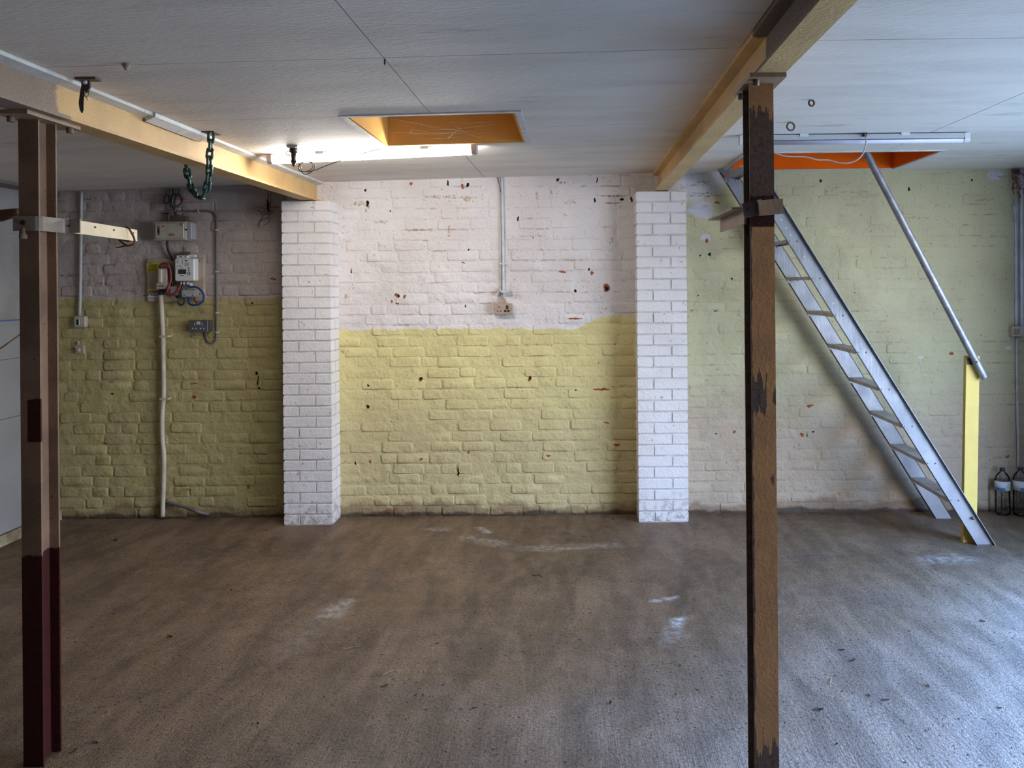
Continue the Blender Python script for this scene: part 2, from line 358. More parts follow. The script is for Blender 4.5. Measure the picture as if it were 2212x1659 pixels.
def ceil_mat():
    g = G('ceiling_board'); p = g.pos(); X, Y, Z = g.xyz()[:3]
    sv = g.vm('MULTIPLY', p, (.8, 3.2, 1))
    c = g.mix(g.rng(g.noise(1.6, 5, sv, dist=.5), .4, .7), (.85, .77, .68), (.75, .675, .595))
    c = g.mix(g.math('MULTIPLY', g.rng(g.noise(3.4, 5, sv), .62, .75), .45), c, (.33, .31, .30))
    c = g.mix(g.rng(g.noise(55, 2), .765, .785), c, (.20, .13, .09))
    n = g.bump(g.noise(34, 5, g.vm('MULTIPLY', p, (1, 2.4, 1))), .0035, .9)
    return g.done(c, .68, 0, n, .3)
M['ceil'] = ceil_mat()
M['void'] = paint('ceiling_void_timber', (.10, .085, .07), None, 8, .9)
M['boardwhite'] = paint('left_wall_board', (.29, .285, .28), (.25, .245, .24), 2.5, .55, bs=20, bd=.002, speck=((.22, .15, .12), 30, .74))
M['boardold'] = paint('left_wall_old_board', (.32, .31, .30), (.25, .235, .22), 3, .6, bs=14, bd=.006, speck=((.2, .14, .11), 18, .70))
M['plain'] = paint('plain_render', (.50, .485, .47), None, 3, .8)
M['darkfront'] = paint('dark_front_wall', (.13, .07, .05), (.09, .055, .04), 5, .85)  # unseen front wall, given a dark colour to absorb bounced light
M['skirt'] = paint('skirting_wood', (.42, .36, .22), (.2, .15, .09), 9, .6, speck=((.08, .05, .03), 30, .62))
M['trimwhite'] = paint('white_trim', (.66, .65, .64), (.52, .50, .49), 12, .55, bs=60, bd=.001, speck=((.25, .18, .13), 60, .72))
M['ply'] = paint('hatch_plywood', (.82, .43, .115), (.72, .36, .09), 3, .8, amt=.7, spec=.08)
M['orange'] = paint('hatch_orange_paint', (.92, .13, .006), (.84, .11, .005), 4, .85, amt=.6, spec=.05)

def beam_mat(name, ycut, dark, flange_x=None):
    g = G(name); p = g.pos(); X, Y, Z = g.xyz()[:3]
    c = g.mix(g.rng(g.noise(5, 4), .35, .7), (.68, .44, .19), (.58, .375, .165))
    c = g.mix(g.math('MULTIPLY', g.rng(g.noise(2.2, 3), .6, .72), .5), c, (.30, .22, .15))
    c = g.mix(g.rng(g.noise(70, 2), .72, .75), c, (.25, .17, .11))
    cut = g.rng(g.math('ADD', Y, g.math('MULTIPLY', g.math('SUBTRACT', g.noise(9, 3), .5), .12)), ycut - .012, ycut + .012, 1, 0)
    if flange_x is not None:
        zz = g.rng(Z, flange_x, flange_x + .002); cut = g.math('MULTIPLY', cut, zz)
    c = g.mix(cut, c, dark)
    n = g.bump(g.noise(90, 4), .004, .8)
    return g.done(c, .5, 0, n, .22)
M['beam_l'] = beam_mat('cream_beam_paint', 2.86, (.27, .20, .15))
M['beam_r'] = beam_mat('tan_beam_paint', 2.52, (.12, .082, .062), 2.272)
M['white_flange'] = paint('white_flange_paint', (.66, .68, .655), (.55, .56, .53), 10, .5, bs=70, bd=.003, speck=((.3, .27, .22), 50, .68))

def col_left_mat():
    g = G('left_column_paint'); p = g.pos(); X, Y, Z = g.xyz()[:3]
    c = g.mix(g.rng(g.noise(6, 4), .35, .7), (.25, .155, .10), (.17, .105, .068))
    c = g.mix(g.rng(g.noise(60, 3), .68, .73), c, (.06, .04, .03))
    rg = g.math('MULTIPLY', g.math('SUBTRACT', g.noise(28, 4), .5), .035)
    low = g.rng(g.math('ADD', Z, rg), .715, .721, 1, 0)
    front = g.rng(Y, 2.775, 2.78, 1, 0)
    a, b = U(58, 865, 2.77), U(84, 955, 2.77)
    patch = g.math('MULTIPLY', g.math('MULTIPLY', g.rng(g.math('ADD', Z, rg), b.z, b.z + .006), g.rng(g.math('ADD', Z, rg), a.z, a.z + .006, 1, 0)), g.rng(g.math('ADD', X, g.math('MULTIPLY', rg, .2)), a.x, a.x + .003))
    patch = g.math('MULTIPLY', patch, front)
    c = g.mix(g.math('MAXIMUM', low, patch), c, g.mix(g.rng(g.noise(30, 4), .4, .75), (.05, .008, .006), (.03, .006, .005)))
    return g.done(c, .6, 0, g.bump(g.noise(110, 3), .0025, .8), .2)
M['col_l'] = col_left_mat()
def col_right_mat():
    g = G('right_column_paint'); p = g.pos(); X, Y, Z = g.xyz()[:3]
    dark = g.mix(g.rng(g.noise(60, 3), .45, .66), (.135, .085, .06), (.085, .055, .042))
    c = dark
    front = g.rng(Y, 2.553, 2.556, 1, 0)
    xs = g.vm('MULTIPLY', p, (1, 0, .12)); drip = g.math('SUBTRACT', g.noise(75, 2, xs), .5)
    rg = g.math('MULTIPLY', g.math('SUBTRACT', g.noise(20, 4), .5), .03)
    zt = U(1645, 262, 2.55).z; zb = U(1645, 505, 2.55).z; zl = U(1650, 1605, 2.55).z; zm0 = U(1645, 430, 2.55).z
    top = g.rng(g.math('ADD', Z, g.math('MULTIPLY', drip, -.16)), zt + .03, zt + .035)
    body = g.math('MULTIPLY', g.rng(g.math('ADD', Z, rg), zb + .03, zb + .035, 1, 0), g.rng(g.math('ADD', Z, g.math('MULTIPLY', drip, .35)), zl, zl + .006))
    side = g.rng(g.math('ADD', X, g.math('MULTIPLY', g.math('SUBTRACT', g.noise(9, 4), .5), .022)), .558, .560)
    bare = g.math('MULTIPLY', g.rng(g.noise(7, 5, g.vm('MULTIPLY', p, (1.6, 1, .6))), .63, .66), 1.0)
    body = g.math('MULTIPLY', g.math('MULTIPLY', body, side), g.math('SUBTRACT', 1.0, bare))
    za, zbb = U(1645, 815, 2.55).z, U(1645, 893, 2.55).z
    pt = g.math('MULTIPLY', g.math('MULTIPLY', g.rng(g.math('ADD', Z, g.math('MULTIPLY', drip, .12)), zbb, zbb + .005), g.rng(g.math('ADD', Z, g.math('MULTIPLY', drip, .2)), za, za + .006, 1, 0)), g.rng(g.math('ADD', X, rg), .600, .603, 1, 0))
    body = g.math('MULTIPLY', body, g.math('SUBTRACT', 1.0, pt))
    tanc = g.mix(g.rng(g.noise(12, 4), .35, .7), (.52, .255, .10), (.43, .215, .09))
    c = g.mix(g.math('MULTIPLY', g.math('MAXIMUM', body, top), front), c, tanc)
    mar = g.math('MULTIPLY', g.math('MULTIPLY', g.rng(g.math('ADD', Z, rg), zm0 + .008, zm0 + .012, 1, 0), g.rng(Z, zm0 - .09, zm0 - .085)), front)
    c = g.mix(mar, c, (.045, .012, .01))
    return g.done(c, .6, 0, g.bump(g.noise(110, 3), .0025, .8), .2)
M['col_r'] = col_right_mat()
M['steel_tan'] = paint('tan_steel', (.36, .24, .15), (.28, .185, .12), 12, .5, bs=90, bd=.002, speck=((.08, .05, .035), 80, .7))
M['steel_grey'] = paint('grey_brown_steel', (.30, .245, .20), (.21, .165, .13), 14, .5, bs=90, bd=.001)
M['steel_dark'] = paint('dark_brown_steel', (.125, .085, .065), None, 14, .5, speck=((.03, .02, .02), 80, .7))
M['cream'] = paint('cream_bar_paint', (.74, .62, .42), (.66, .54, .36), 10, .5, speck=((.1, .07, .05), 60, .75))
M['rust'] = paint('rusty_iron', (.16, .06, .025), (.06, .03, .018), 16, .8, bs=50, bd=.006)
M['bolt'] = paint('rusty_bolt', (.22, .15, .10), (.12, .08, .05), 40, .6)
M['alu'] = None
def alu():
    g = G('dull_aluminium'); c = g.mix(g.rng(g.noise(7, 4), .35, .7), (.27, .28, .30), (.21, .22, .24))
    c = g.mix(g.math('MULTIPLY', g.rng(g.noise(26, 4), .64, .72), .6), c, (.30, .27, .25))
    c = g.mix(g.rng(g.noise(70, 2), .74, .77), c, (.18, .12, .10))
    return g.done(c, g.rng(g.noise(9, 3), .3, .7,   .36, .52), .6, g.bump(g.noise(60, 3, g.vm('MULTIPLY', g.pos(), (1, 1, .2))), .0008), .5)
M['alu'] = alu()
M['tread'] = paint('dusty_tread', (.44, .40, .37), (.33, .295, .27), 14, .6, metal=.2, speck=((.15, .12, .1), 70, .72))
M['galv'] = paint('galvanised_pipe', (.33, .335, .35), (.22, .22, .235), 18, .5, metal=.6, speck=((.2, .19, .19), 60, .68))
M['yellow_post'] = paint('yellow_post_paint', (.66, .47, .105), (.60, .425, .10), 8, .55, speck=((.14, .10, .04), 45, .735))
M['black'] = flat('black_plastic', (.012, .012, .013), .5)
M['greycable'] = flat('grey_cable', (.14, .14, .135), .55)
M['palecable'] = flat('pale_cable', (.42, .42, .42), .5)
M['redcable'] = flat('red_cable', (.22, .014, .012), .45)
M['bluecable'] = flat('blue_cable', (.015, .05, .21), .45)
M['conduit'] = paint('painted_conduit', (.52, .53, .52), (.42, .42, .41), 12, .5, speck=((.2, .13, .09), 60, .72))
M['conduitwhite'] = paint('whitewashed_conduit', (.62, .61, .62), (.50, .49, .50), 12, .5, speck=((.28, .2, .15), 60, .70))
M['pipecream'] = paint('cream_riser', (.54, .48, .38), (.44, .38, .29), 9, .55, speck=((.12, .09, .06), 50, .70))
M['boxcream'] = paint('cream_box', (.46, .42, .35), (.37, .33, .27), 12, .5, speck=((.12, .08, .05), 60, .72))
M['boxgrey'] = flat('grey_block', (.36, .37, .37), .5)
M['meterwhite'] = flat('meter_white', (.70, .69, .68), .4)
M['meterboard'] = paint('meter_board_wood', (.47, .385, .285), (.37, .30, .22), 8, .7)
M['cutout'] = flat('cutout_beige', (.47, .41, .345), .45)
M['lcd'] = flat('lcd_green', (.035, .04, .012), .3)
M['yellowlabel'] = flat('yellow_label', (.62, .50, .02), .5)
M['bluelabel'] = flat('blue_label', (.06, .13, .34), .5)
M['whitelabel'] = flat('white_label', (.66, .65, .65), .5)
M['ink'] = flat('black_ink', (.015, .013, .012), .6)
M['inkblue'] = flat('blue_ink', (.02, .03, .16), .5)
M['inkorange'] = flat('orange_ink', (.45, .14, .03), .5)
M['socketbrown'] = paint('aged_socket', (.44, .325, .25), (.37, .265, .2), 30, .4)
M['socketgrey'] = flat('metalclad_socket', (.105, .105, .11), .4, .3)
M['slotlight'] = flat('pale_slot', (.52, .52, .52), .5)
M['rope'] = paint('brown_rope', (.20, .095, .035), (.11, .05, .018), 60, .9, bs=150, bd=.003)
M['redtwine'] = flat('red_wire', (.25, .03, .02), .6)
M['chain'] = paint('green_chain', (.012, .068, .052), (.008, .04, .034), 25, .3, spec=.6)
M['ringiron'] = paint('rusty_ring', (.10, .055, .04), None, 30, .6)
M['tubehousing'] = flat('lamp_housing', (.68, .68, .69), .4)
M['endcap'] = flat('lamp_end_cap', (.60, .50, .46), .45)
M['housinggrey'] = flat('lamp_housing_grey', (.46, .48, .50), .4)
M['diffuseroff'] = flat('unlit_diffuser', (.60, .60, .74), .3)
def emis():
    g = G('lit_tube'); g.b.inputs['Emission Color'].default_value = (1.0, .955, .90, 1); g.b.inputs['Emission Strength'].default_value = TUBE
    return g.done((.9, .9, .9), .4)
M['lit'] = emis()
M['leaf'] = flat('dead_leaf', (.10, .045, .02), .8)
M['leafdark'] = flat('dark_litter', (.035, .025, .02), .8)
M['twig'] = flat('straw', (.30, .22, .13), .8)
M['web'] = flat('cobweb_thread', (.62, .58, .54), .9)
M['webdark'] = flat('sooty_cobweb', (.10, .08, .07), .9)
M['strap'] = paint('dark_webbing', (.085, .068, .055), None, 60, .8, bs=120, bd=.002)
M['plaster'] = paint('plaster_stub', (.45, .40, .36), (.2, .14, .1), 40, .8, bs=60, bd=.005)
M['yard'] = paint('yard_concrete', (.38, .33, .255), None, 5, .9)
def clear():
    g = G('clear_bottle_plastic'); t = g.t; out = t.nodes['Material Output']
    tr = t.nodes.new('ShaderNodeBsdfTransparent'); tr.inputs[0].default_value = (.97, .98, .985, 1)
    gl = t.nodes.new('ShaderNodeBsdfGlossy'); gl.inputs['Roughness'].default_value = .08
    fr = t.nodes.new('ShaderNodeFresnel'); fr.inputs[0].default_value = 1.22
    mx = t.nodes.new('ShaderNodeMixShader'); t.links.new(fr.outputs[0], mx.inputs[0]); t.links.new(tr.outputs[0], mx.inputs[1]); t.links.new(gl.outputs[0], mx.inputs[2])
    t.links.new(mx.outputs[0], out.inputs[0]); return g.m
M['clear'] = clear()
def water():
    g = G('bottle_water'); g.b.inputs['Transmission Weight'].default_value = 1.0; g.b.inputs['IOR'].default_value = 1.33
    return g.done((.93, .95, .96), .02)
M['water'] = water()
M['capblue'] = flat('navy_cap', (.012, .02, .09), .4)
M['bandblue'] = flat('blue_band', (.04, .22, .46), .5)

# ================================================================== THE SETTING
def struct(o): return tag(o, kind='structure')
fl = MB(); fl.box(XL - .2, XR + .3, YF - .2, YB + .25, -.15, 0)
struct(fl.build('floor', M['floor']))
yd = MB(); yd.box(XR + .3, XR + 9, -6, 12, -.2, -.02)
struct(yd.build('ground_outside', M['yard']))

# --- back wall in three bays between the piers, every brick a piece
PITCH = .075
def brick_mesh(L, seed):
    r = random.Random(seed); H = .069; b = MB(); j = lambda a: r.uniform(-a, a)
    def ring(g, y, jt):
        x0, x1, z0, z1 = -L / 2 + g, L / 2 - g, -H / 2 + g, H / 2 - g; c = .007 + .004 * r.random()
        pts = [(x0 + c, z0), (x1 - c, z0), (x1, z0 + c), (x1, z1 - c), (x1 - c, z1), (x0 + c, z1), (x0, z1 - c), (x0, z0 + c)]
        return [(x + j(jt), y + j(jt * .4), z + j(jt)) for x, z in pts]
    rings = [ring(-.002, .02, 0), ring(0, .0042, .0022), ring(.0035, .001, .0024), ring(.009, 0, .003)]
    vs = [p for q in rings for p in q]; fs = []
    for i in range(3): fs += [(i * 8 + k, i * 8 + (k + 1) % 8, (i + 1) * 8 + (k + 1) % 8, (i + 1) * 8 + k) for k in range(8)]
    fs.append(tuple(range(24, 32)))
    b.add(vs, fs, True); return b
BR = {}
def shared_brick(kind, k, mat):
    key = (kind, k, mat)
    if key not in BR:
        o = brick_mesh({'s': .2195, 'h': .107, 'q': .05}[kind], hash((kind, k)) % 1000 if False else (k * 7 + {'s': 1, 'h': 2, 'q': 3}[kind])).build('brick', M[mat])
        BR[key] = o.data; bpy.data.objects.remove(o)
    return BR[key]
def bay(name, x0, x1, mat, hidden=None, rel=1.0):
    wb = MB(); z1 = max(zc(x0), zc(x1)) + .05
    wb.box(x0 - .12, x1 + .12, YB, YB + .22, -.02, z1)
    wall = struct(wb.build(name, M[mat])); r = random.Random(name)
    lst = []; z = 0.0; row = 0
    while z < z1 - .02:
        x = x0 - .12 + r.uniform(0, .1) + (.11 if row % 2 else 0); pat = row * 2
        while x < x1 + .04:
            k = 'h' if (pat % 4 == 3 or r.random() < .12) else 's'; pat += 1
            L = .2195 if k == 's' else .107
            lst.append((x + L / 2, z + PITCH / 2 + .0035 * math.sin(x * 2.3 + row * 1.7), k)); x += L + .006 + r.uniform(0, .004)
        z += PITCH; row += 1
    lst = [q for q in lst if q[1] < zc(min(max(q[0], XL), XR)) - .01]
    def seen(q):
        return hidden is None or not hidden(q)
    vis = sorted([q for q in lst if seen(q)], key=lambda q: (-(q[2] == 's'), random.random()))
    if len(vis) > 300: main, rest = vis[:300], vis[300:] + [q for q in lst if not seen(q)]
    else: main, rest = vis, [q for q in lst if not seen(q)]
    for (x, zz, k) in main:
        o = bpy.data.objects.new('brick', shared_brick(k, r.randrange(8), mat)); COL.objects.link(o); o.parent = wall
        o.location = (x + r.uniform(-.002, .002), YB - .0022 * rel + (1 - rel) * .002 + rel * r.uniform(-.003, .0035), zz + r.uniform(-.0025, .0025))
        o.rotation_euler = (r.uniform(-.06, .03), r.uniform(-.014, .014), r.uniform(-.018, .018))
        o.scale = (r.uniform(.98, 1.01), 1, r.uniform(.93, 1.04))
    if rest:
        b = MB()
        for (x, zz, k) in rest:
            t = brick_mesh(.2195 if k == 's' else .107, r.random()); o = Vector((x, YB - .0012 + r.uniform(-.002, .002), zz))
            b.add([v + o for v in t.v], t.f, True)
        tag(b.build('brick_courses', M[mat], wall), kind='stuff')
    return wall
PL = (-1.995, -1.665); PR = (.43, .77); PY = 5.55
def behind_posts_left(q):
    return q[0] < -3.55
bay('wall_back_left', XL - .05, PL[0], 'wall_left_bay', behind_posts_left)
bay('wall_back_middle', PL[1], PR[0], 'wall_mid')
bay('wall_back_right', PR[1], XR + .05, 'wall_right_bay', lambda q: q[0] > 3.26, .7)
fb = MB(); fb.box(PL[0] - .0, PL[1] + .0, YB + .01, YB + .22, -.02, 2.46); fb.box(PR[0], PR[1], YB + .01, YB + .22, -.02, 2.48)
struct(fb.build('wall_back_behind_piers', M['wall_mid']))
for x0, x1 in (PL, PR):      # courses above the pier caps, where the beams enter the wall
    b = MB(); b.box(x0 - .03, x1 + .03, YB - .002, YB + .03, 2.2, zc(x1) + .02)
    struct(b.build('wall_back_padstone', M['wall_mid']))

# --- two brick piers
def pier(name, X0, X1, top):
    m = MB(); m.box(X0 + .0045, X1 - .0045, PY + .0045, YB + .01, -.01, top - .004)
    P = struct(m.build(name, M['mortar'])); r = random.Random(name)
    def bk(L, D, seed):
        key = ('p', L, D, seed)
        if key not in BR:
            q = random.Random(seed); c = .0035; H = .0655; b = MB()
            def ring(g, z): return [(sx * (L / 2 - g) + q.uniform(-.0008, .0008), sy * (D / 2 - g) + q.uniform(-.0006, .0006), z) for sx, sy in ((-1, -1), (1, -1), (1, 1), (-1, 1))]
            R = [ring(c, -H / 2), ring(0, -H / 2 + c), ring(0, H / 2 - c), ring(c, H / 2)]
            vs = [p for w_ in R for p in w_]; fs = [(3, 2, 1, 0), (12, 13, 14, 15)]
            for i in range(3): fs += [(i * 4 + k, i * 4 + (k + 1) % 4, i * 4 + 4 + (k + 1) % 4, i * 4 + 4 + k) for k in range(4)]
            b.add(vs, fs); o = b.build('brick', M['pier']); BR[key] = o.data; bpy.data.objects.remove(o)
        return BR[key]
    Wd = X1 - X0; n = int(top / PITCH + .5); ph = top / n; hb = .1025; sb = Wd - hb - .011; D = YB - PY
    for i in range(n):
        z = (i + .5) * ph; flip = i % 2
        xh = X1 - hb / 2 if flip else X0 + hb / 2; xs = X0 + sb / 2 if flip else X1 - sb / 2
        for (x, y, L, dd) in ((xh, PY + D / 2, hb, D), (xs, PY + .046, sb, .092), (xs, PY + .15, sb, .094)):
            o = bpy.data.objects.new('brick', bk(L, dd, r.randrange(5))); COL.objects.link(o); o.parent = P
            o.location = (x, y + r.uniform(-.0012, .0012), z + r.uniform(-.0008, .0008)); o.rotation_euler = (0, r.uniform(-.004, .004), r.uniform(-.005, .005))
            o.scale = (1, 1, (ph - .0095) / .0655)
    return P
pier('pier_left', *PL, 2.222)
pier('pier_right', *PR, 2.268)

# --- side and front walls
m = MB(); m.box(XL - .2, XL - .02, YF - .2, YB + .2, -.02, 2.5); wl = struct(m.build('wall_left', M['plain']))
def lw(y0, y1, z0, z1, mat, nm='panel', t=.02):
    b = MB(); b.rrect(0, 1, 0, 1, 0, 1) if False else b.box(XL - .02, XL - .02 + t, y0, y1, z0, z1); return b.build(nm, M[mat], wl)
ys = [YF, 1.0, 3.4, YB - .003]
for a, b_ in zip(ys, ys[1:]):
    lw(a + .002, b_ - .002, .075, .80, 'boardwhite'); lw(a + .002, b_ - .002, .803, 1.18, 'boardwhite'); lw(a + .002, b_ - .002, 1.183, 1.43, 'boardwhite', t=.022)
    lw(a + .002, b_ - .002, 1.432, 1.98, 'boardold', t=.014); lw(a + .002, b_ - .002, 1.985, 2.335, 'boardold', t=.010)
lw(YF, YB - .003, 1.426, 1.434, 'bluelabel', 'blue_edge', .025)
b = MB(); b.box(XL - .02, XL + .012, YF, YB - .004, 2.285, 2.31); struct(b.build('trim_1', M['steel_dark']))
b = MB(); b.box(XL - .02, XL + .012, YF, YB - .004, 0, .07); struct(b.build('baseboard_left', M['skirt']))
m = MB(); m.box(XL - .2, XR + .2, YF - .2, YF, -.02, 2.5); struct(m.build('wall_front', M['darkfront']))
m = MB()
m.prism([(XR, YF, -.02), (XR, DOOR[0], -.02), (XR, DOOR[0], DOOR[2]), (XR, DOOR[1], DOOR[2]), (XR, DOOR[1], -.02), (XR, YB + .2, -.02), (XR, YB + .2, 2.5), (XR, YF, 2.5)], (.2, 0, 0))
struct(m.build('wall_right', M['plain']))
m = MB()
for (y0, y1, z0, z1) in ((DOOR[0] - .0, DOOR[0] + .06, 0, DOOR[2]), (DOOR[1] - .06, DOOR[1], 0, DOOR[2]), (DOOR[0] + .06, DOOR[1] - .06, DOOR[2] - .06, DOOR[2])): m.box(XR + .02, XR + .12, y0, y1, z0, z1)
struct(m.build('door_1', M['trimwhite']))

# --- ceiling: boards with open joints under a dark void, two hatch holes
H1 = (-1.005, -.255, 3.605, 4.37); H2 = (1.06, 2.225, 4.91, 5.64)
_e = .02; xs_ = sorted({XL - .2, -1.8, H1[0] - _e, H1[1] + _e, .6, H2[0] - _e, H2[1] + _e, XR + .2}); yy_ = sorted({YF - .2, H1[2] - _e, H1[3] + _e, H2[2] - _e, H2[3] + _e, YB + .2})
m = MB(); idx = {}
vs, fs = [], []
for i, x in enumerate(xs_):
    for k, y in enumerate(yy_): idx[i, k] = len(vs); vs.append((x, y, zc(min(max(x, XL), XR)) + .02))
for i in range(len(xs_) - 1):
    for k in range(len(yy_) - 1):
        cx, cy = (xs_[i] + xs_[i + 1]) / 2, (yy_[k] + yy_[k + 1]) / 2
        if any(h[0] - .01 < cx < h[1] + .01 and h[2] - .01 < cy < h[3] + .01 for h in (H1, H2)): continue
        fs.append((idx[i, k], idx[i + 1, k], idx[i + 1, k + 1], idx[i, k + 1]))
m.add(vs, fs); CE = struct(m.build('ceiling', M['void']))
sd = CE.modifiers.new('thick', 'SOLIDIFY'); sd.thickness = .1; sd.offset = 1
def panel(poly):
    b = MB(); b.prism([(x, y, zc(x)) for x, y in poly], (0, 0, .0185)); return b.build('panel', M['ceil'], CE)
def rect(x0, x1, y0, y1, g=.0022): panel([(x0 + g, y0 + g), (x1 - g, y0 + g), (x1 - g, y1 - g), (x0 + g, y1 - g)])
g_ = .0024; xj = -.63
rect(XL, -1.868, YF, 1.4); rect(XL, -1.868, 1.4, 3.6); rect(XL, -2.75, 3.6, YB); rect(-2.75, -1.868, 3.6, YB)
rect(-1.768, xj, YF, 1.5); rect(-1.768, xj, 1.5, 2.71); rect(-1.768, xj, 2.71, H1[2])
panel([(-1.768, H1[2] + g_), (H1[0], H1[2] + g_), (H1[0], H1[3]), (xj - g_, H1[3]), (xj - g_, YB), (-1.768, YB)])
rect(xj, .564, YF, 1.5); rect(xj, .564, 1.5, 2.71)
panel([(xj + g_, 2.71 + g_), (.564, 2.71 + g_), (.564, 3.96 - g_), (H1[1], 3.96 - g_), (H1[1], H1[2]), (xj + g_, H1[2])])
panel([(H1[1], 3.96 + g_), (.564, 3.96 + g_), (.564, YB), (xj + g_, YB), (xj + g_, H1[3]), (H1[1], H1[3])])
xj2 = 1.9
rect(.65, xj2, YF, .3); rect(.65, xj2, .3, 2.64); rect(xj2, XR, YF, .3); rect(xj2, XR, .3, 2.64)
panel([(.65, 2.64 + g_), (xj2 - g_, 2.64 + g_), (xj2 - g_, H2[2]), (H2[0], H2[2]), (H2[0], H2[3]), (xj2 - g_, H2[3]), (xj2 - g_, YB), (.65, YB)])
panel([(xj2 + g_, 2.64 + g_), (XR, 2.64 + g_), (XR, YB), (xj2 + g_, YB), (xj2 + g_, H2[3]), (H2[1], H2[3]), (H2[1], H2[2]), (xj2 + g_, H2[2])])
b = MB(); b.box(-1.868, -1.768, YF, YB, 2.3756, 2.40); struct(b.build('trim_2', M['void']))

# --- hatches
def hatch(h, mat, label, group=None, depth=.20):
    x0, x1, y0, y1 = h; z = zc((x0 + x1) / 2); t = thing('ceiling_hatch', ((x0 + x1) / 2, (y0 + y1) / 2, z), label, 'hatch', group)
    e = .012
    for (a, b_, c, d) in ((x0, x0 + e, y0, y1), (x1 - e, x1, y0, y1)):
        m = MB(); zz = zc(a) - .002; m.box(a, b_, c, d, zz, z + depth); m.build('side_panel', M[mat], t)
    for (c, d) in ((y0, y0 + e), (y1 - e, y1)):
        m = MB(); xa, xb = x0 + e, x1 - e; P = [(xa, c, zc(xa) - .002), (xb, c, zc(xb) - .002), (xb, c, z + depth), (xa, c, z + depth)]; m.prism(P, (0, d - c, 0)); m.build('side_panel', M[mat], t)
    m = MB(); m.box(x0 - e, x1 + e, y0 - e, y1 + e, z + depth, z + depth + .02); m.build('bounce_lid', M['trimwhite'], t)  # added unseen cover: stops light leaks, white to bounce light inside
    # thin white edging round the hole
    q = .028
    def strip(P): b = MB(); b.prism(P, (0, 0, -.006)); b.build('edging', M['trimwhite'], t)
    Z = lambda x: zc(x) - .0003
    strip([(x0 - q, y0 - q, Z(x0 - q)), (x1 + q, y0 - q, Z(x1 + q)), (x1 + q, y0, Z(x1 + q)), (x0 - q, y0, Z(x0 - q))])
    strip([(x0 - q, y0, Z(x0 - q)), (x0, y0, Z(x0)), (x0, y1 + q, Z(x0)), (x0 - q, y1 + q, Z(x0 - q))])
    strip([(x1, y0, Z(x1)), (x1 + q, y0, Z(x1 + q)), (x1 + q, y1 + q, Z(x1 + q)), (x1, y1 + q, Z(x1))])
    return t
h1 = hatch(H1, 'ply', 'square ceiling hatch lined with brown plywood beside the lit tube lamp')
h2 = hatch(H2, 'orange', 'orange-painted ceiling hatch above the aluminium ladder')

# ================================================================== STEELWORK
def i_beam(cx, half, tw, z0, z1, tf, y0, y1, drop=.006):
    """tapered rolled joist running along Y"""
    P = [(-half, z0), (half, z0), (half, z0 + tf * .6), (tw, z0 + tf + drop), (tw, z1 - tf - drop), (half, z1 - tf * .6), (half, z1), (-half, z1), (-half, z1 - tf * .6), (-tw, z1 - tf - drop), (-tw, z0 + tf + drop), (-half, z0 + tf * .6)]
    return [(cx + x, y0, z) for x, z in P], (0, y1 - y0, 0)
P, v = i_beam(-1.818, .05, .004, 2.225, 2.3755, .016, YF, YB + .05)
def split_beam(name, cx, half, tw, z0, z1, tf, mats, label, y1):
    t = thing(name, (cx, 3.0, z0), label, 'beam')
    lo = [(-half, z0), (half, z0), (half, z0 + tf * .6), (tw, z0 + tf + .006), (tw, z1 - tf - .004), (-tw, z1 - tf - .004), (-tw, z0 + tf + .006), (-half, z0 + tf * .6)]
    hi = [(-tw, z1 - tf - .004), (tw, z1 - tf - .004), (half, z1 - tf * .8), (half, z1), (-half, z1), (-half, z1 - tf * .8)]
    for nm, pl, mt in (('web_and_bottom_flange', lo, mats[0]), ('top_flange', hi, mats[1])):
        m = MB(); m.prism([(cx + x, YF, z) for x, z in pl], (0, y1 - YF, 0)); m.build(nm, M[mt], t)
    return t
bl = split_beam('steel_beam', -1.818, .05, .005, 2.225, 2.3755, .022, ('beam_l', 'white_flange'), 'cream-painted steel beam with white top flange, green chain over it', YB + .04)
br = split_beam('steel_beam', .607, .043, .005, 2.2705, 2.4175, .022, ('beam_r', 'beam_r'), 'tan-painted steel beam running over the right-hand column', YB + .04)
# white boards lapped under the flange of the left beam
b = MB(); z = 2.338
A = [U(330, 264, 3.26), ]
b.prism([(-1.80, 3.42, 2.333), (-1.757, 3.42, 2.352), (-1.757, 3.42, 2.369), (-1.80, 3.42, 2.345)], (0, .50, 0)); b.build('packing_board', M['white_flange'], bl)

def column(name, xc, half, yf, yb, top, mat, label, plate, bolts):
    t = thing(name, (xc, (yf + yb) / 2, 0), label, 'column'); tf, tw = .0075, .004
    P = [(-half, yf), (half, yf), (half, yf + tf), (tw, yf + tf + .004), (tw, yb - tf - .004), (half, yb - tf), (half, yb), (-half, yb), (-half, yb - tf), (-tw, yb - tf - .004), (-tw, yf + tf + .004), (-half, yf + tf)]
    m = MB(); m.prism([(xc + x, y, .0) for x, y in P], (0, 0, top)); m.build('shaft', M[mat], t)
    m = MB(); m.box(*plate, top, top + .0135); m.build('cap_plate', M['steel_tan'], t)
    for (x, y) in bolts:
        m = MB(); m.lathe([(.011, -.019), (.012, -.017), (.012, -.002), (.011, 0)], (x, y, top), seg=6); m.build('bolt', M['bolt'], t)
    return t
cl = column('steel_column', -1.858, .034, 2.77, 2.87, 2.211, 'col_l', 'brown steel column with maroon lower half at the left', (-1.912, -1.80, 2.68, 2.97), [(-1.885, 2.725), (-1.815, 2.93), (-1.89, 2.93)])
cr = column('steel_column', .593, .038, 2.55, 2.65, 2.257, 'col_r', 'brown steel column with dripped tan paint, right of centre', (.54, .652, 2.47, 2.72), [(.565, 2.505), (.56, 2.69), (.635, 2.69)])

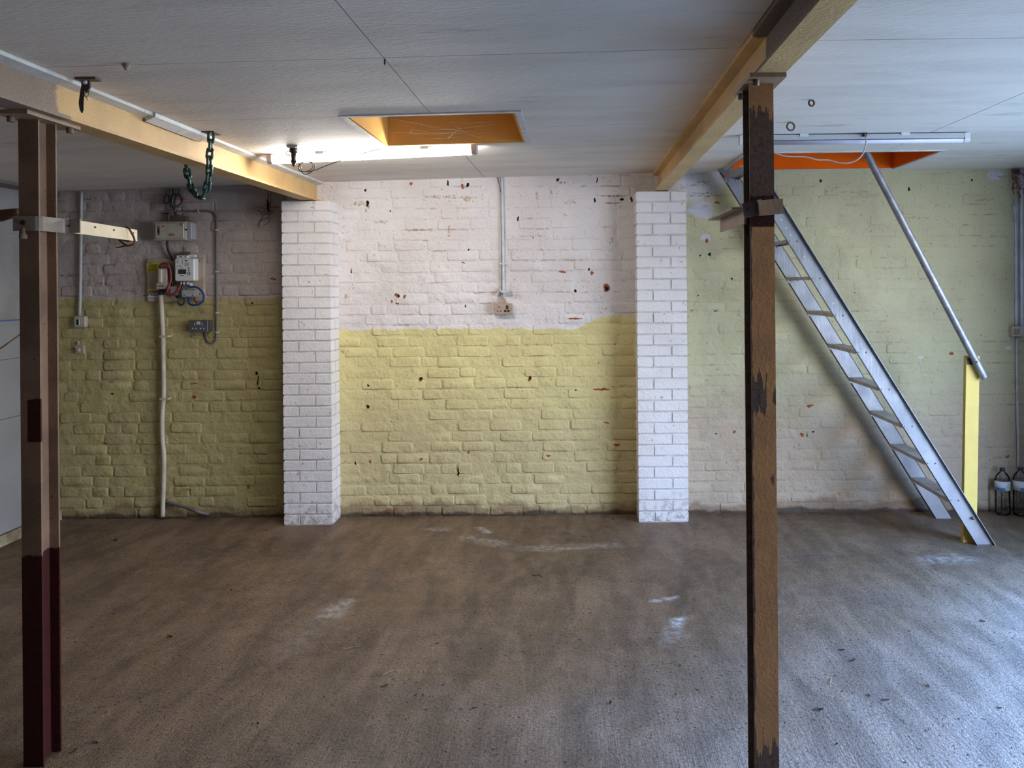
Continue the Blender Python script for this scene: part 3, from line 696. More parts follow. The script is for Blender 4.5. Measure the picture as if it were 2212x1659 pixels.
# --- rail bracket on the left column
t = thing('rail_bracket', (-1.858, 2.76, 1.85), 'cranked grey steel bracket strapped round the left column', 'bracket')
def strap(pts, z0, z1, th):
    """flat bar following a plan line"""
    m = MB(); n = len(pts); P = [Vector((p[0], p[1], 0)) for p in pts]; L, R = [], []
    for i, p in enumerate(P):
        d = (P[min(i + 1, n - 1)] - P[max(i - 1, 0)]).normalized(); q = Vector((-d.y, d.x, 0)) * th / 2; L.append(p + q); R.append(p - q)
    ring = L + R[::-1]
    m.prism([(p.x, p.y, z0) for p in ring], (0, 0, z1 - z0)); return m
a, b_, c_, d_ = U(27, 483, 2.755), U(70, 483, 2.755), U(138, 485, 2.93), U(177, 488, 2.93)
pl = smooth([(a.x, 2.757), ((a.x + b_.x) / 2, 2.757), (b_.x, 2.759), (b_.x + .035, 2.79), (c_.x - .012, 2.905), (c_.x + .02, 2.93), (d_.x, 2.93)], 4) if False else [Vector(p) for p in [(a.x, 2.760), (-1.828, 2.760), (-1.819, 2.763), (-1.813, 2.770), (-1.806, 2.865), (-1.801, 2.876), (-1.79, 2.882), (-1.752, 2.884)]]
zb = a.z
strap([(p[0], p[1]) for p in pl], zb - .025, zb + .025, .006).build('strap', M['steel_grey'], t)
for (px, py, yy, r) in ((50, 481, 2.756, .009), (150, 488, 2.8775, .0035)):
    q = U(px, py, yy); m = MB(); m.lathe([(r, -.003), (r, .004)], (q.x, q.y, q.z), (0, -1, 0), 12); m.build('bolt_hole', M['black'], t)
q = U(49, 505, 2.75); m = MB(); m.lathe([(.012, -.018), (.013, -.005), (.009, 0), (.006, .02)], (q.x, 2.752, q.z), seg=8); m.build('bolt', M['bolt'], t)
t = thing('flat_bar', U(177, 498, 2.95), 'cream flat bar reaching back from the left column, rope at its tip', 'bar')
a, b_ = U(128, 498, 2.935), U(295, 507, 3.5)
strap([(-1.812, 2.90), (b_.x, 3.5)], 1.833, 1.882, .006).build('bar', M['cream'], t)
for k in (.12, .35, .62, .93):
    p = Vector((-1.808, 2.90, 1.866)).lerp(Vector((b_.x, 3.5, 1.866)), k); m = MB(); m.lathe([(.004, 0), (.004, .0045)], p, (1, .03, 0), 8); m.build('screw_hole', M['black'], t)
# rope tied round the tip
r0 = [U(x, y, Y) for x, y, Y in ((271, 491, 3.42), (277, 492, 3.40), (284, 503, 3.40), (290, 516, 3.40), (289, 527, 3.40), (275, 531, 3.40), (268, 527, 3.41), (258, 519, 3.42), (262, 518, 3.44), (274, 520, 3.44), (281, 521, 3.43))]
r1 = [U(x, y, Y) for x, y, Y in ((275, 529, 3.40), (262, 533, 3.40), (250, 535, 3.40))]
m = MB(); m.tube(smooth(r0, 5), .0042, 7); rope = solo(m, 'rope_tie', M['rope'], U(285, 510, 3.4), 'frayed brown rope knotted round the cream bar', 'rope')
m = MB(); m.tube(smooth(r1, 5), [.005 - .0003 * i for i in range(11)], 7); m.build('frayed_end', M['rope'], rope)
# rusty bar meeting the left column from the left
m = MB(); m.tube([U(-60, 470, 3.02), U(0, 466, 2.99), U(30, 460, 2.97), U(44, 458, 2.96)], [.024, .023, .017, .014], 10)
solo(m, 'rusty_bar', M['rust'], U(20, 464, 2.98), 'rust-brown bar butting against the left column', 'bar')
# --- rail bracket on the right column
t = thing('rail_bracket', (.6, 2.53, 1.86), 'tan steel bracket clamped across the right column', 'bracket')
a, b_ = U(1640, 448, 2.535), U(1691, 446, 2.535)
m = MB(); m.prism([U(1641, 433, 2.541), U(1690, 429, 2.541), U(1692, 462, 2.541), U(1643, 466, 2.541)], (0, -.006, 0)); m.build('front_plate', M['steel_tan'], t)
m = MB(); m.prism([U(1634, 433, 2.535), U(1641, 432, 2.535), U(1643, 466, 2.535), U(1637, 467, 2.535)], (0, -.022, 0)); m.build('lip', M['steel_tan'], t)
m = MB(); m.prism([U(1601, 440, 2.535), U(1631, 435, 2.535), U(1637, 465, 2.535), U(1607, 472, 2.535)], (0, -.010, 0)); m.build('clamp_plate', M['steel_dark'], t)
q = U(1615, 452, 2.523); m = MB(); m.lathe([(.0045, 0), (.0045, .004)], q, (0, -1, 0), 10); m.build('bolt_hole', M['black'], t)
t = thing('flat_bar', (.547, 2.8, 1.84), 'tan angle-iron arm reaching back from the right column', 'bar')
def along(y0, y1, prof): m = MB(); m.prism([(x, y0, z) for x, z in prof], (0, y1 - y0, 0)); return m
along(2.56, 2.98, [(.538, 1.818), (.545, 1.818), (.545, 1.864), (.538, 1.864)]).build('side_leaf', M['steel_tan'], t)
along(2.56, 3.02, [(.50, 1.864), (.545, 1.864), (.545, 1.870), (.50, 1.870)]).build('top_leaf', M['steel_tan'], t)

# ================================================================== LADDER, RAIL, POST
t = thing('loft_ladder', (2.5, 5.3, 0), 'aluminium loft ladder sloping up into the orange hatch', 'ladder')
def xl(z, edge): # stringer lower-left and upper-right edges
    return (2.474 - z * .6115) if edge == 0 else (2.588 - z * .6115)
def stringer(yf, yb, top, lip_to):
    """plain channel: web plate with flanges turned toward the camera"""
    m = MB(); th = .004
    m.prism([(xl(0, 0), yf, 0), (xl(0, 1), yf, 0), (xl(top, 1), yf, top), (xl(top, 0), yf, top)], (0, th, 0))
    m.prism([(xl(0, 0), yf, 0), (xl(0, 0) + .0045, yf, 0), (xl(top, 0) + .0045, yf, top), (xl(top, 0), yf, top)], (0, lip_to, 0))
    m.prism([(xl(0, 1) - .0045, yf, 0), (xl(0, 1), yf, 0), (xl(top, 1), yf, top), (xl(top, 1) - .0045, yf, top)], (0, lip_to, 0))
    return m
stringer(5.03, 5.034, 2.345, -.026).build('stringer', M['alu'], t)
stringer(5.585, 5.589, 2.47, .026).build('stringer', M['alu'], t)
b = MB(); z0 = 2.30; b.prism([(xl(2.40, 0) - .012, 5.578, 2.40), (xl(2.40, 1), 5.578, 2.40), (xl(2.50, 1) - .02, 5.578, 2.505), (xl(2.50, 0) + .01, 5.578, 2.505), (xl(2.40, 0) - .012, 5.578, 2.46)], (0, .005, 0)); b.build('hanger_plate', M['alu'], t)
for i in range(10):
    z = .285 + i * .2305; xa, xb = xl(z, 0) + .004, xl(z, 1) - .006
    top = 2.345
    y0 = 5.035 if z < top else 5.3
    m = MB(); m.box(xa, xb, 5.035, 5.584, z - .004, z); m.box(xa, xa + .004, 5.035, 5.584, z - .022, z - .004); m.box(xb - .004, xb, 5.035, 5.584, z - .018, z - .004)
    tr = m.build('tread', M['tread'], t)
    m = MB(); m.box(xa + .006, xb - .006, 5.579, 5.584, z - .038, z - .004); m.build('end_bracket', M['alu'], tr)
    for k in (.28, .75):
        x = xa + (xb - xa) * k
        m = MB(); m.lathe([(.0055, 0), (.004, .003)], (x, 5.579, z - .022), (0, -1, 0), 8); m.build('rivet', M['steel_dark'], tr)
        if z < 2.3:
            m = MB(); m.lathe([(.0055, 0), (.004, .003)], (x - .012 + .0, 5.03, z - .012), (0, -1, 0), 8); m.build('rivet', M['steel_dark'], tr)
for zz in (2.02, 1.97, 1.925, 1.79, 1.50):
    m = MB(); m.lathe([(.0042, 0), (.0042, .0012)], (xl(zz, 0) + .048, 5.03, zz), (0, -1, 0), 8); m.build('bright_rivet', M['meterwhite'], t)
q = U(2105, 1122, 5.0); m = MB(); m.lathe([(.009, -.03), (.009, -.012), (.005, -.012), (.005, .002)], (q.x, 5.0, q.z), (0, -1, 0), 6); m.build('bolt', M['bolt'], t)

A, B = Vector((2.418, 5.072, 0)), Vector((2.447, 5.072, 1.163)); wd, dp = .083, .034
m = MB(); m.prism([A, A + Vector((wd, 0, 0)), B + Vector((wd, 0, 0)), B], (0, dp, 0))
t = thing('handrail_post', (2.46, 5.09, 0), 'yellow-painted timber post at the foot of the ladder', 'post'); m.build('timber', M['yellow_post'], t)
q = U(2095, 781, 5.07); m = MB(); m.box(q.x - .018, q.x + .03, 5.0695, 5.0725, q.z - .02, q.z + .022); m.build('packer', M['black'], t)
p0, p1 = U(2127, 817, 5.045), U(1869, 326, 5.045); d = (p1 - p0).normalized(); p2 = p1 + d * .12
t = thing('handrail', p0, 'galvanised pipe handrail running from the yellow post into the hatch', 'handrail')
m = MB(); m.tube([p0, p0 + d * .01, p2 - d * .01, p2], .0225, 16); m.build('pipe', M['galv'], t)
q = U(2110, 782, 5.022); m = MB(); m.lathe([(.007, -.004), (.006, .003)], q, (0, -1, 0), 8); m.build('bolt', M['black'], t)

# ================================================================== LAMPS
def lamp(x0, y0, x1, y1, lit, label, clips):
    z0, z1 = zc(x0), zc(x1); A, B = Vector((x0, y0, z0)), Vector((x1, y1, z1)); d = (B - A); L = d.length; d.normalize(); n = Vector((-d.y, d.x, 0)).normalized()  # n points to +Y
    up = d.cross(n) * -1 if d.cross(n).z < 0 else d.cross(n)
    t = thing('tube_lamp', (A + B) / 2, label, 'lamp', None); gap = .006
    def pr(prof, s0, s1, nm, mt, sm=False):
        m = MB(); m.prism([A + d * s0 + n * u + up * v for u, v in prof], d * (s1 - s0), sm); return m.build(nm, M[mt], t)
    pr([(-.012, -gap), (.012, -gap), (.011, -.03), (-.011, -.03)] if lit else [(-.021, -gap), (.021, -gap), (.019, -.032), (-.019, -.032)], .012, L - .012, 'housing', 'tubehousing' if lit else 'housinggrey')
    arc = [(.019 * math.cos(a), -.036 + .019 * math.sin(a)) for a in ([math.pi - .12 + (math.pi + .24) * k / 14 for k in range(15)] if lit else [math.pi + math.pi * k / 10 for k in range(11)])]
    pr(arc, .028, L - .028, 'diffuser', 'lit' if lit else 'diffuseroff', True)
    cap = [(-.022, -gap + .001), (.022, -gap + .001), (.022, -.036)] + [(.022 * math.cos(a), -.036 + .02 * math.sin(a)) for a in [-math.pi * k / 8 for k in range(1, 8)]] + [(-.022, -.036)]
    pr(cap, 0, .028, 'end_cap', 'endcap' if lit else 'tubehousing'); pr(cap, L - .028, L, 'end_cap', 'endcap' if lit else 'tubehousing')
    for s in clips:
        pr([(-.025, 0), (.025, 0), (.024, -.016), (-.024, -.016)], L * s, L * s + .045, 'clip', 'tubehousing')
    return t
l1 = lamp(-1.70, 4.53, -.52, 4.40, True, 'lit fluorescent tube lamp beside the brown hatch', (.24, .74))
l2 = lamp(.885, 4.32, 2.105, 4.32, False, 'unlit tube lamp on the ceiling above the ladder', (.26, .70))
# flex feeding the unlit lamp
pts = [U(1868, 290, 4.29), U(1871, 297, 4.27), U(1870, 312, 4.27), U(1866, 328, 4.27), U(1856, 342, 4.27), U(1838, 351, 4.28), U(1815, 352, 4.29), U(1790, 346, 4.3), U(1765, 345, 4.3), U(1740, 339, 4.3), U(1705, 338, 4.3), U(1680, 333, 4.3), U(1660, 322, 4.3), U(1640, 306, 4.3)]
m = MB(); m.tube(smooth(pts, 5), .0036, 7); fx = solo(m, 'lamp_flex', M['palecable'], pts[0], 'pale flex drooping from the unlit tube lamp', 'cable')
m = MB(); c = U(1868, 290, 4.292); m.box(c.x - .011, c.x + .011, c.y - .004, c.y + .008, c.z - .012, c.z + .012); m.build('plug', M['black'], fx)
# ceiling outlet, plug and looped flex at the lit lamp
c = U(634, 313, 4.28); zt = zc(c.x); t = thing('ceiling_outlet', (c.x, c.y, zt), 'dark ceiling outlet with a plug hanging beside the lit lamp', 'outlet')
m = MB(); m.box(c.x - .03, c.x + .026, c.y - .02, c.y + .02, zt - .012, zt - .001); m.box(c.x - .022, c.x + .018, c.y - .024, c.y + .018, zt - .016, zt - .012); m.build('back_plate', M['boxgrey'], t)
m = MB(); m.lathe([(.014, -.092), (.013, -.072), (.013, -.04), (.021, -.038), (.021, -.018), (.017, -.012)][::1], (c.x, c.y, zt), seg=14); m.build('plug', M['black'], t)
m = MB(); m.lathe([(.003, -.112), (.006, -.108), (.0125, -.092)], (c.x, c.y, zt), seg=12); m.build('grommet', M['steel_dark'], t)
pts = [Vector((c.x, c.y, zt - .11))] + [U(x, y, 4.26) for x, y in ((640, 347), (646, 353), (650, 362), (653, 372), (660, 377), (672, 372), (680, 362), (677, 352), (667, 349), (655, 350), (647, 357), (645, 365), (652, 371), (664, 370), (674, 364), (676, 356), (670, 350), (658, 349), (648, 354), (645, 362), (650, 369), (665, 371), (685, 366), (710, 356), (735, 347), (760, 342), (800, 328), (824, 323))]
pts[-3:] = [U(760, 340, 4.3), U(795, 328, 4.37), U(826, 322, 4.42)]
m = MB(); m.tube(smooth(pts, 4), .0026, 6); m.build('flex', M['greycable'], t)
c2 = U(623, 334, 4.44); m = MB(); ring = [(c2.x + .012 * math.cos(a), c2.y, zc(c2.x) - .013 + .012 * math.sin(a)) for a in [2 * math.pi * k / 16 for k in range(16)]]
m.tube(ring, .003, 6, closed=True); solo(m, 'ceiling_eye', M['steel_tan'], (c2.x, c2.y, zc(c2.x)), 'small eye hook in front of the lit lamp end', 'hook')

# ================================================================== CEILING ODDMENTS
for (px, py, Y, r, lab) in ((1753, 221, 3.50, .0125, 'smaller rusty ring hook in the right-hand ceiling'), (1708, 268, 3.98, .0195, 'larger rusty ring hook in the right-hand ceiling')):
    q = U(px, py, Y); zt = zc(q.x); q.z = zt - r * 1.15
    m = MB(); m.tube([(q.x + r * math.cos(a), q.y + .3 * r * math.cos(a), q.z + r * math.sin(a)) for a in [2 * math.pi * k / 20 for k in range(20)]], .0044, 7, closed=True)
    o = solo(m, 'ring_hook', M['ringiron'], (q.x, q.y, zt), lab, 'hook', 'ring hooks in the ceiling')
    m = MB(); m.tube([(q.x, q.y, q.z + r * .9), (q.x, q.y, zt + .004)], .0036, 7); m.build('shank', M['ringiron'], o)
# plate with hanging webbing near the left beam
c = U(190, 160, 2.86); zt = zc(c.x)
t = thing('hanging_strap', (c.x, c.y, zt), 'dark plate and limp webbing strip hanging from the ceiling by the left beam', 'strap')
m = MB(); a, b_ = U(168, 162, 2.86), U(213, 158, 2.86); m.box(a.x, b_.x, c.y - .02, c.y + .02, zt - .008, zt - .001); m.build('plate', M['steel_dark'], t)
m = MB(); m.lathe([(.003, -.022), (.008, -.018), (.0085, -.012), (.005, -.007)], (U(184, 160, 2.86).x, c.y, zt), seg=12); m.build('knob', M['meterwhite'], t)
def ribbon(pts, ws, mt, nm, th=.0016):
    m = MB(); n = len(pts); L = [p - Vector((w_, 0, 0)) for p, w_ in zip(pts, ws)]; R = [p + Vector((w_, 0, 0)) for p, w_ in zip(pts, ws)]
    m.prism(L + R[::-1], (0, th, 0)); return m.build(nm, M[mt], t)
ribbon([U(183, 166, 2.86), U(185, 175, 2.86), U(187, 188, 2.86), U(186, 200, 2.86)], [.005, .012, .011, .003], 'strap', 'strap_fold', .008)
ribbon([U(181, 170, 2.87), U(178, 195, 2.87), U(175, 222, 2.87), U(176, 236, 2.87), U(177, 244, 2.87)], [.004, .0075, .0085, .007, .002], 'strap', 'webbing')
m = MB(); m.tube(smooth([U(192, 196, 2.85), U(191, 204, 2.85), U(187, 210, 2.85), U(183, 208, 2.85), U(180, 200, 2.85)], 4), .0011, 5); m.tube(smooth([U(175, 166, 2.85), U(176, 180, 2.85), U(182, 200, 2.85), U(189, 216, 2.85)], 4), .0011, 5); m.build('loose_thread', M['black'], t)
for (px, py, Y, lab) in ((273, 150, 2.69, 'ragged plaster stub sticking from the ceiling, right of the strap'), (89, 152, 2.80, 'crusty stub on the white flange above the left column')):
    q = U(px, py, Y); zt = zc(q.x) if px > 200 else 2.352
    m = MB(); m.lathe([(.004, -.034 if px < 200 else -.022), (.008, -.026 if px < 200 else -.014), (.009, -.012), (.013 if px > 200 else .008, -.001)], (q.x, q.y, zt), seg=9)
    for v_ in m.v: v_ += Vector((random.uniform(-.002, .002), random.uniform(-.002, .002), random.uniform(-.002, 0)))
    solo(m, 'plaster_stub', M['plaster'], (q.x, q.y, zt), lab, 'stub')
m = MB(); q = U(836, 122, 2.72); m.lathe([(.002, -.018), (.003, -.014), (.003, 0)], (xj, 2.73, zc(xj)), seg=8); solo(m, 'ceiling_nail', M['black'], (xj, 2.73, zc(xj)), 'dark nail hanging from the long ceiling joint', 'nail')

# ================================================================== CHAIN
wire, half, rad = .0068, .0150, .0118
path = [U(456, 292, 3.88), U(455, 315, 3.88), U(452, 345, 3.88), U(452, 370, 3.88), U(449, 395, 3.885), U(444, 415, 3.89), U(434, 427, 3.90), U(420, 418, 3.92), U(411, 400, 3.94), U(406, 380, 3.95), U(402, 358, 3.96), U(398, 335, 3.96), U(393, 312, 3.96)]
path = smooth(path, 12); acc = [0]
for a, b_ in zip(path, path[1:]): acc.append(acc[-1] + (b_ - a).length)
ch = thing('chain', path[0], 'dark green steel chain slung over the left beam', 'chain')
def at(s):
    for i in range(len(acc) - 1):
        if acc[i + 1] >= s: return path[i].lerp(path[i + 1], (s - acc[i]) / max(acc[i + 1] - acc[i], 1e-9)), (path[i + 1] - path[i]).normalized()
    return path[-1], (path[-1] - path[-2]).normalized()
lm = MB(); pts = []
for k in range(8): a = math.pi * k / 7; pts.append((rad * math.cos(a), 0, half + rad * math.sin(a)))
for k in range(8): a = math.pi + math.pi * k / 7; pts.append((rad * math.cos(a), 0, -half + rad * math.sin(a)))
lm.tube(pts, wire, 7, closed=True); lo_ = lm.build('link', M['chain']); lmesh = lo_.data; bpy.data.objects.remove(lo_)
s = .01; i = 0; step = 2 * (half + rad - wire) - .0004
while s < acc[-1]:
    p, d = at(s); o = bpy.data.objects.new('link', lmesh); COL.objects.link(o); o.parent = ch
    zq = d.to_track_quat('Z', 'Y'); o.rotation_mode = 'QUATERNION'
    x = Vector((1, .2, 0)); x = (x - d * x.dot(d)).normalized(); y = d.cross(x); R = Matrix((x, y, d)).transposed()
    R = R @ Matrix.Rotation(math.radians(90 * (i % 2) + random.uniform(-14, 14) + 12), 3, 'Z')
    o.rotation_quaternion = R.to_quaternion(); o.location = p - ch.location
    s += step; i += 1
m = MB(); q = U(456, 291, 3.88); m.box(q.x - .03, q.x + .03, 3.84, 3.93, zc(-1.75) - .004, zc(-1.75) + .001)
solo(m, 'chain_slot', M['black'], (q.x, 3.88, zc(-1.75)), 'dark slot in the ceiling where the chain enters', 'hole')

# ================================================================== WALL ELECTRICS
def wb(x0, y0, x1, y1, d0, d1, r=.004, ch=0.0):
    """box on the back wall given by its outline in the photograph frame"""
    a, b_ = W(x0, y0, d1), W(x1, y1, d1); m = MB(); m.rrect(min(a.x, b_.x), max(a.x, b_.x), min(a.z, b_.z), max(a.z, b_.z), YB - d1, YB - d0, r, 3, ch); return m
def wt(pts, d, r, k=5, seg=8):
    m = MB(); m.tube(smooth([W(x, y, d if len(q) == 0 else q[0]) for x, y, *q in pts], k), r, seg); return m
BO = .006
# conduit run with switch box, far left
t = thing('conduit_run', W(172, 690, .02), 'grey painted conduit dropping to a switch box by the left corner', 'conduit')
wt([(176, 414), (175, 500), (174, 600), (172, 686)], .018, .0105, 4).build('pipe', M['conduit'], t)
wb(159, 683, 184, 707, 0, .035, .008, .005).build('switch_box', M['boxcream'], t)
wb(165, 690, 170, 702, .03, .037, .006).build('rocker', M['black'], t)
wb(170, 690, 171.5, 702, .03, .039, .001).build('rocker_edge', M['whitelabel'], t)
t = thing('old_lampholder', W(170, 752, .0), 'broken cream fitting on the yellow wall below the switch box', 'fitting')
wb(162, 747, 181, 764, 0, .018, .004, .002).build('back_box', M['boxcream'], t)
q = W(171, 756, .018); m = MB(); m.lathe([(.013, 0), (.013, .014), (.009, .018)], (q.x, YB - .017, q.z), (0, -1, 0), 12); m.build('boss', M['cutout'], t)
q = W(169, 741, .014); m = MB(); m.lathe([(.006, -.012), (.006, .0), (.009, .004), (.007, .012)], q, seg=8); m.build('screw', M['cutout'], t)
# fuse box
t = thing('fuse_box', W(372, 518, 0), 'grubby cream fuse box high on the left wall', 'fuse box')
wb(330, 479, 402, 519, 0, .085, .004, .004).build('casing', M['boxcream'], t)
wb(334, 482, 397, 516, .085, .098, .006, .005).build('cover', M['boxcream'], t)
wb(402.6, 481, 413, 517, 0, .075, .003, .003).build('side_bay', M['boxgrey'], t)
wb(339, 488, 345, 508, .095, .101, .001).build('window', M['bolt'], t); wb(341, 494, 344, 502, .1, .103, .001).build('switch', M['black'], t)
wb(336.5, 487, 338, 508, .095, .102, .0005).build('window_edge', M['whitelabel'], t)
q = W(400.5, 496, .1); m = MB(); m.lathe([(.006, 0), (.006, .006)], (q.x, YB - .086, q.z), (0, -1, 0), 10); m.build('catch', M['black'], t)
text('MEM', .020, (W(370.5, 507, .099).x, YB - .0985, W(370.5, 507, .099).z), M['inkorange'], t, 'orange_lettering', .001)
wb(349.5, 486.5, 355, 490.5, .096, .0988, .001).build('orange_mark', M['inkorange'], t)
wb(388.5, 482.5, 393, 486.5, .096, .0988, .001).build('dark_mark', M['bolt'], t)
# bundle of old cables above the fuse box
t = thing('cable_bundle', W(375, 440, .03), 'tangled black and red cables spilling down above the fuse box', 'cables')
def loop(cx, cy, rx, ry, a0, a1, d, n=18): return [(cx + rx * math.cos(math.radians(a0 + (a1 - a0) * k / n)), cy + ry * math.sin(math.radians(a0 + (a1 - a0) * k / n)), d) for k in range(n + 1)]
for nm, pts, r, mt in (
    ('cable', [(364, 408), (364, 425), (366, 440), (370, 458), (366, 470), (369, 478)], .0055, 'greycable'), ('cable', [(368, 407), (369, 425), (371, 445), (373, 460), (375, 478)], .007, 'greycable'),
    ('cable', [(373, 407), (374, 428), (374, 448), (378, 465), (382, 478)], .0055, 'black'), ('cable', [(381, 407), (380, 425), (377, 445), (381, 462), (390, 468), (393, 478)], .0055, 'webdark'),
    ('cable', [(386, 407), (386, 418), (390, 424), (395, 430)], .006, 'black'), ('cable', [(359, 413), (358, 425), (355, 436), (358, 440)], .0045, 'redcable'),
    ('cable_loop', loop(381, 433, 11, 12, 0, 360, .045), .005, 'black'), ('cable_loop', loop(384, 434, 12, 15, -70, 230, .055), .0045, 'greycable'), ('cable_loop', loop(349, 431, 10, 10, 40, 300, .04), .005, 'greycable'),
    ('cable_loop', loop(361, 430, 7, 9, 0, 330, .05), .004, 'black'), ('red_tape', [(388, 422, .055), (391, 425, .055), (394, 429, .055), (397, 431, .05)], .009, 'redcable'),
    ('cable', [(352, 461, .02), (362, 461, .02), (372, 460, .03)], .005, 'black'), ('cable', [(366, 478, .04), (364, 466, .04), (369, 457, .04), (380, 455, .035)], .004, 'greycable')):
    wt([(x, y, q[0] if q else .03) for x, y, *q in pts], .03, r, 3, 6).build(nm, M[mt], t)
wb(366, 466, 402, 479, 0, .04, .004).build('cable_shroud', M['steel_dark'], t)
# cable from the bundle to the grey socket
t = thing('surface_cable', W(467, 600, .01), 'dark grey surface cable clipped from the fuse box down to the grey socket', 'cable')
wt([(381, 456, .03), (400, 457), (430, 456), (448, 455.5), (460, 458), (467, 466), (468, 480), (467.5, 560), (468, 640), (468, 715), (467, 732), (460, 741), (450, 738), (446, 728), (445, 716)], .014, .0062, 6).build('sheath', M['greycable'], t)
for (x, y, v_) in ((428, 456, 1), (467.5, 497, 0), (467.5, 587, 0), (468, 676, 0), (468, 718, 0)):
    (wb(x - 1.2, y - 2.6, x + 1.2, y + 2.6, 0, .021, .0015) if v_ else wb(x - 2.8, y - 1.2, x + 2.8, y + 1.2, 0, .021, .0015)).build('clip', M['whitelabel'], t)
# grey metal-clad double socket
def socket(t, x0, y0, x1, y1, body, slot, d=.045, burnt=False, round_=False):
    wb(x0, y0, x1, y1, 0, d, .006 if round_ else .002, .002).build('box', M[body], t)
    wd = x1 - x0; ht = y1 - y0
    for j, cx in enumerate((x0 + wd * .29, x0 + wd * .70)):
        for (ox, oy, w_, h_) in ((0, -.18, .018, .1), (-.085, .20, .035, .055), (.085, .20, .035, .055)):
            cxx, cy = cx + ox * wd, (y0 + y1) / 2 + oy * ht
            k = 1.8 if (burnt and j) else 1
            wb(cxx - w_ * wd * k, cy - h_ * ht * k, cxx + w_ * wd * k, cy + h_ * ht * k, d - .004, d + .0008, .001).build('pin_hole', M[slot], t)
        if burnt and j: wb(cx - wd * .06, (y0 + y1) / 2 - ht * .34, cx + wd * .09, (y0 + y1) / 2 + ht * .05, d - .004, d + .0004, .006).build('scorch', M['steel_dark'], t)
t = thing('double_socket', W(430, 716, 0), 'dark grey metal double socket on the yellow left wall', 'socket')
socket(t, 408, 692, 449, 717, 'socketgrey', 'slotlight', .05)
wb(449.2, 692.5, 453, 716.5, 0, .047, .001).build('side', M['socketgrey'], t)
for x in (424.5, 428.8): wb(x, 694.5, x + 3.5, 701, .048, .053, .0008).build('switch', M['slotlight'], t)
# meter board and everything on it
t = thing('meter_board', W(379, 650, 0), 'brown wooden meter board on the left wall', 'board')
wb(317, 559, 441, 651, 0, .022, .012, .004).build('panel', M['meterboard'], t)
for (x, y) in ((324, 568), (431, 564), (432, 635)):
    q = W(x, y, .022); m = MB(); m.lathe([(.0045, 0), (.004, .0015)], q, (0, -1, 0), 8); m.build('screw', M['black'], t)
t = thing('electricity_meter', W(398, 606, .022), 'white electricity meter with a small dark screen', 'meter')
wb(377, 558, 420, 607, .022, .082, .012, .006).build('casing', M['meterwhite'], t)
wb(381, 552, 406, 558.4, .022, .065, .002, .002).build('terminal_cap', M['meterwhite'], t)
wb(388, 544, 408, 552, .022, .05, .002).build('comms_block', M['steel_dark'], t); wb(406.3, 550, 420, 556, .022, .055, .001).build('tab', M['meterwhite'], t)
for x in (388, 391, 399): wb(x, 553.5, x + 2, 556, .06, .0665, .0005).build('terminal_hole', M['black'], t)
wb(385, 582, 402, 592, .08, .0835, .001).build('screen', M['lcd'], t)
for y in (579.5, 584): q = W(407.8, y, .083); m = MB(); m.lathe([(.0055, 0), (.005, .002)], (q.x, YB - .0815, q.z), (0, -1, 0), 12); m.build('button', M['inkblue'], t)
q = W(407.3, 591, .083); m = MB(); m.lathe([(.0125, 0), (.0115, .0015)], (q.x, YB - .0815, q.z), (0, -1, 0), 18); m.build('dial', M['ink'], t)
m = MB(); m.lathe([(.008, 0), (.008, .001)], (q.x, YB - .083, q.z), (0, -1, 0), 18); m.build('dial_face', M['meterwhite'], t)
text('M', .012, (q.x, YB - .0842, q.z), M['ink'], t, 'dial_mark')
for (x0, y0, x1, y1, mt) in ((399, 562, 405, 564.5, 'ink'), (399, 567, 408, 575, 'cutout'), (381, 565, 386, 565.7, 'ink'), (381, 567.5, 386, 568.2, 'ink'), (393.5, 561, 394.5, 571, 'ink'), (388, 579, 396, 580, 'ink'), (388, 594.5, 397, 596, 'ink'), (382.5, 560.5, 384, 562, 'ink'), (382, 579, 383.5, 580.5, 'ink'), (382, 574, 392, 575, 'ink')):
    wb(x0, y0, x1, y1, .08, .0825, .0002).build('print_mark', M[mt], t)
t = thing('service_fuse', W(351, 625, .022), 'beige service fuse cut-out on the meter board, above the riser', 'fuse')
wb(340, 580, 361, 613, .022, .07, .004, .003).build('carrier', M['cutout'], t); wb(340.5, 581, 349, 611, .07, .088, .008, .005).build('grip', M['cutout'], t)
wb(337, 612, 364, 624, .022, .078, .003, .003).build('base', M['cutout'], t); wb(340, 616, 354, 620, .076, .0795, .001).build('rating_plate', M['bolt'], t)
q = W(348, 629, .045); m = MB(); m.lathe([(.019, -.026), (.021, -.016), (.017, .012)], q, seg=14); m.build('gland', M['black'], t)
t = thing('caution_label', W(327, 586, .022), 'yellow caution label at the top left of the meter board', 'label')
wb(317, 569, 344, 587, .0215, .0235, .0006).build('sheet', M['yellowlabel'], t)
q = W(331, 573, .0236); text('! CAUTION !', .0125, q, M['ink'], t, 'lettering', .0005)
for i, y in enumerate((576.5, 578.5, 581, 583, 585)): wb(319 + (i % 2), y - .35, 339 - 3 * (i % 2), y + .35, .0233, .0239, .0001).build('print_line', M['ink'], t)
t = thing('warning_label', W(332, 640, .022), 'yellow and blue caution label at the bottom left of the meter board', 'label')
wb(319, 625.5, 344, 633, .0215, .0235, .0005).build('yellow_band', M['yellowlabel'], t); wb(319, 633, 344, 638.5, .0215, .0235, .0005).build('blue_band', M['bluelabel'], t); wb(319, 638.5, 344, 642, .0215, .0235, .0005).build('white_band', M['whitelabel'], t)
q = W(334.5, 629.3, .0236); text('Caution', .0185, q, M['ink'], t, 'lettering', .0006)
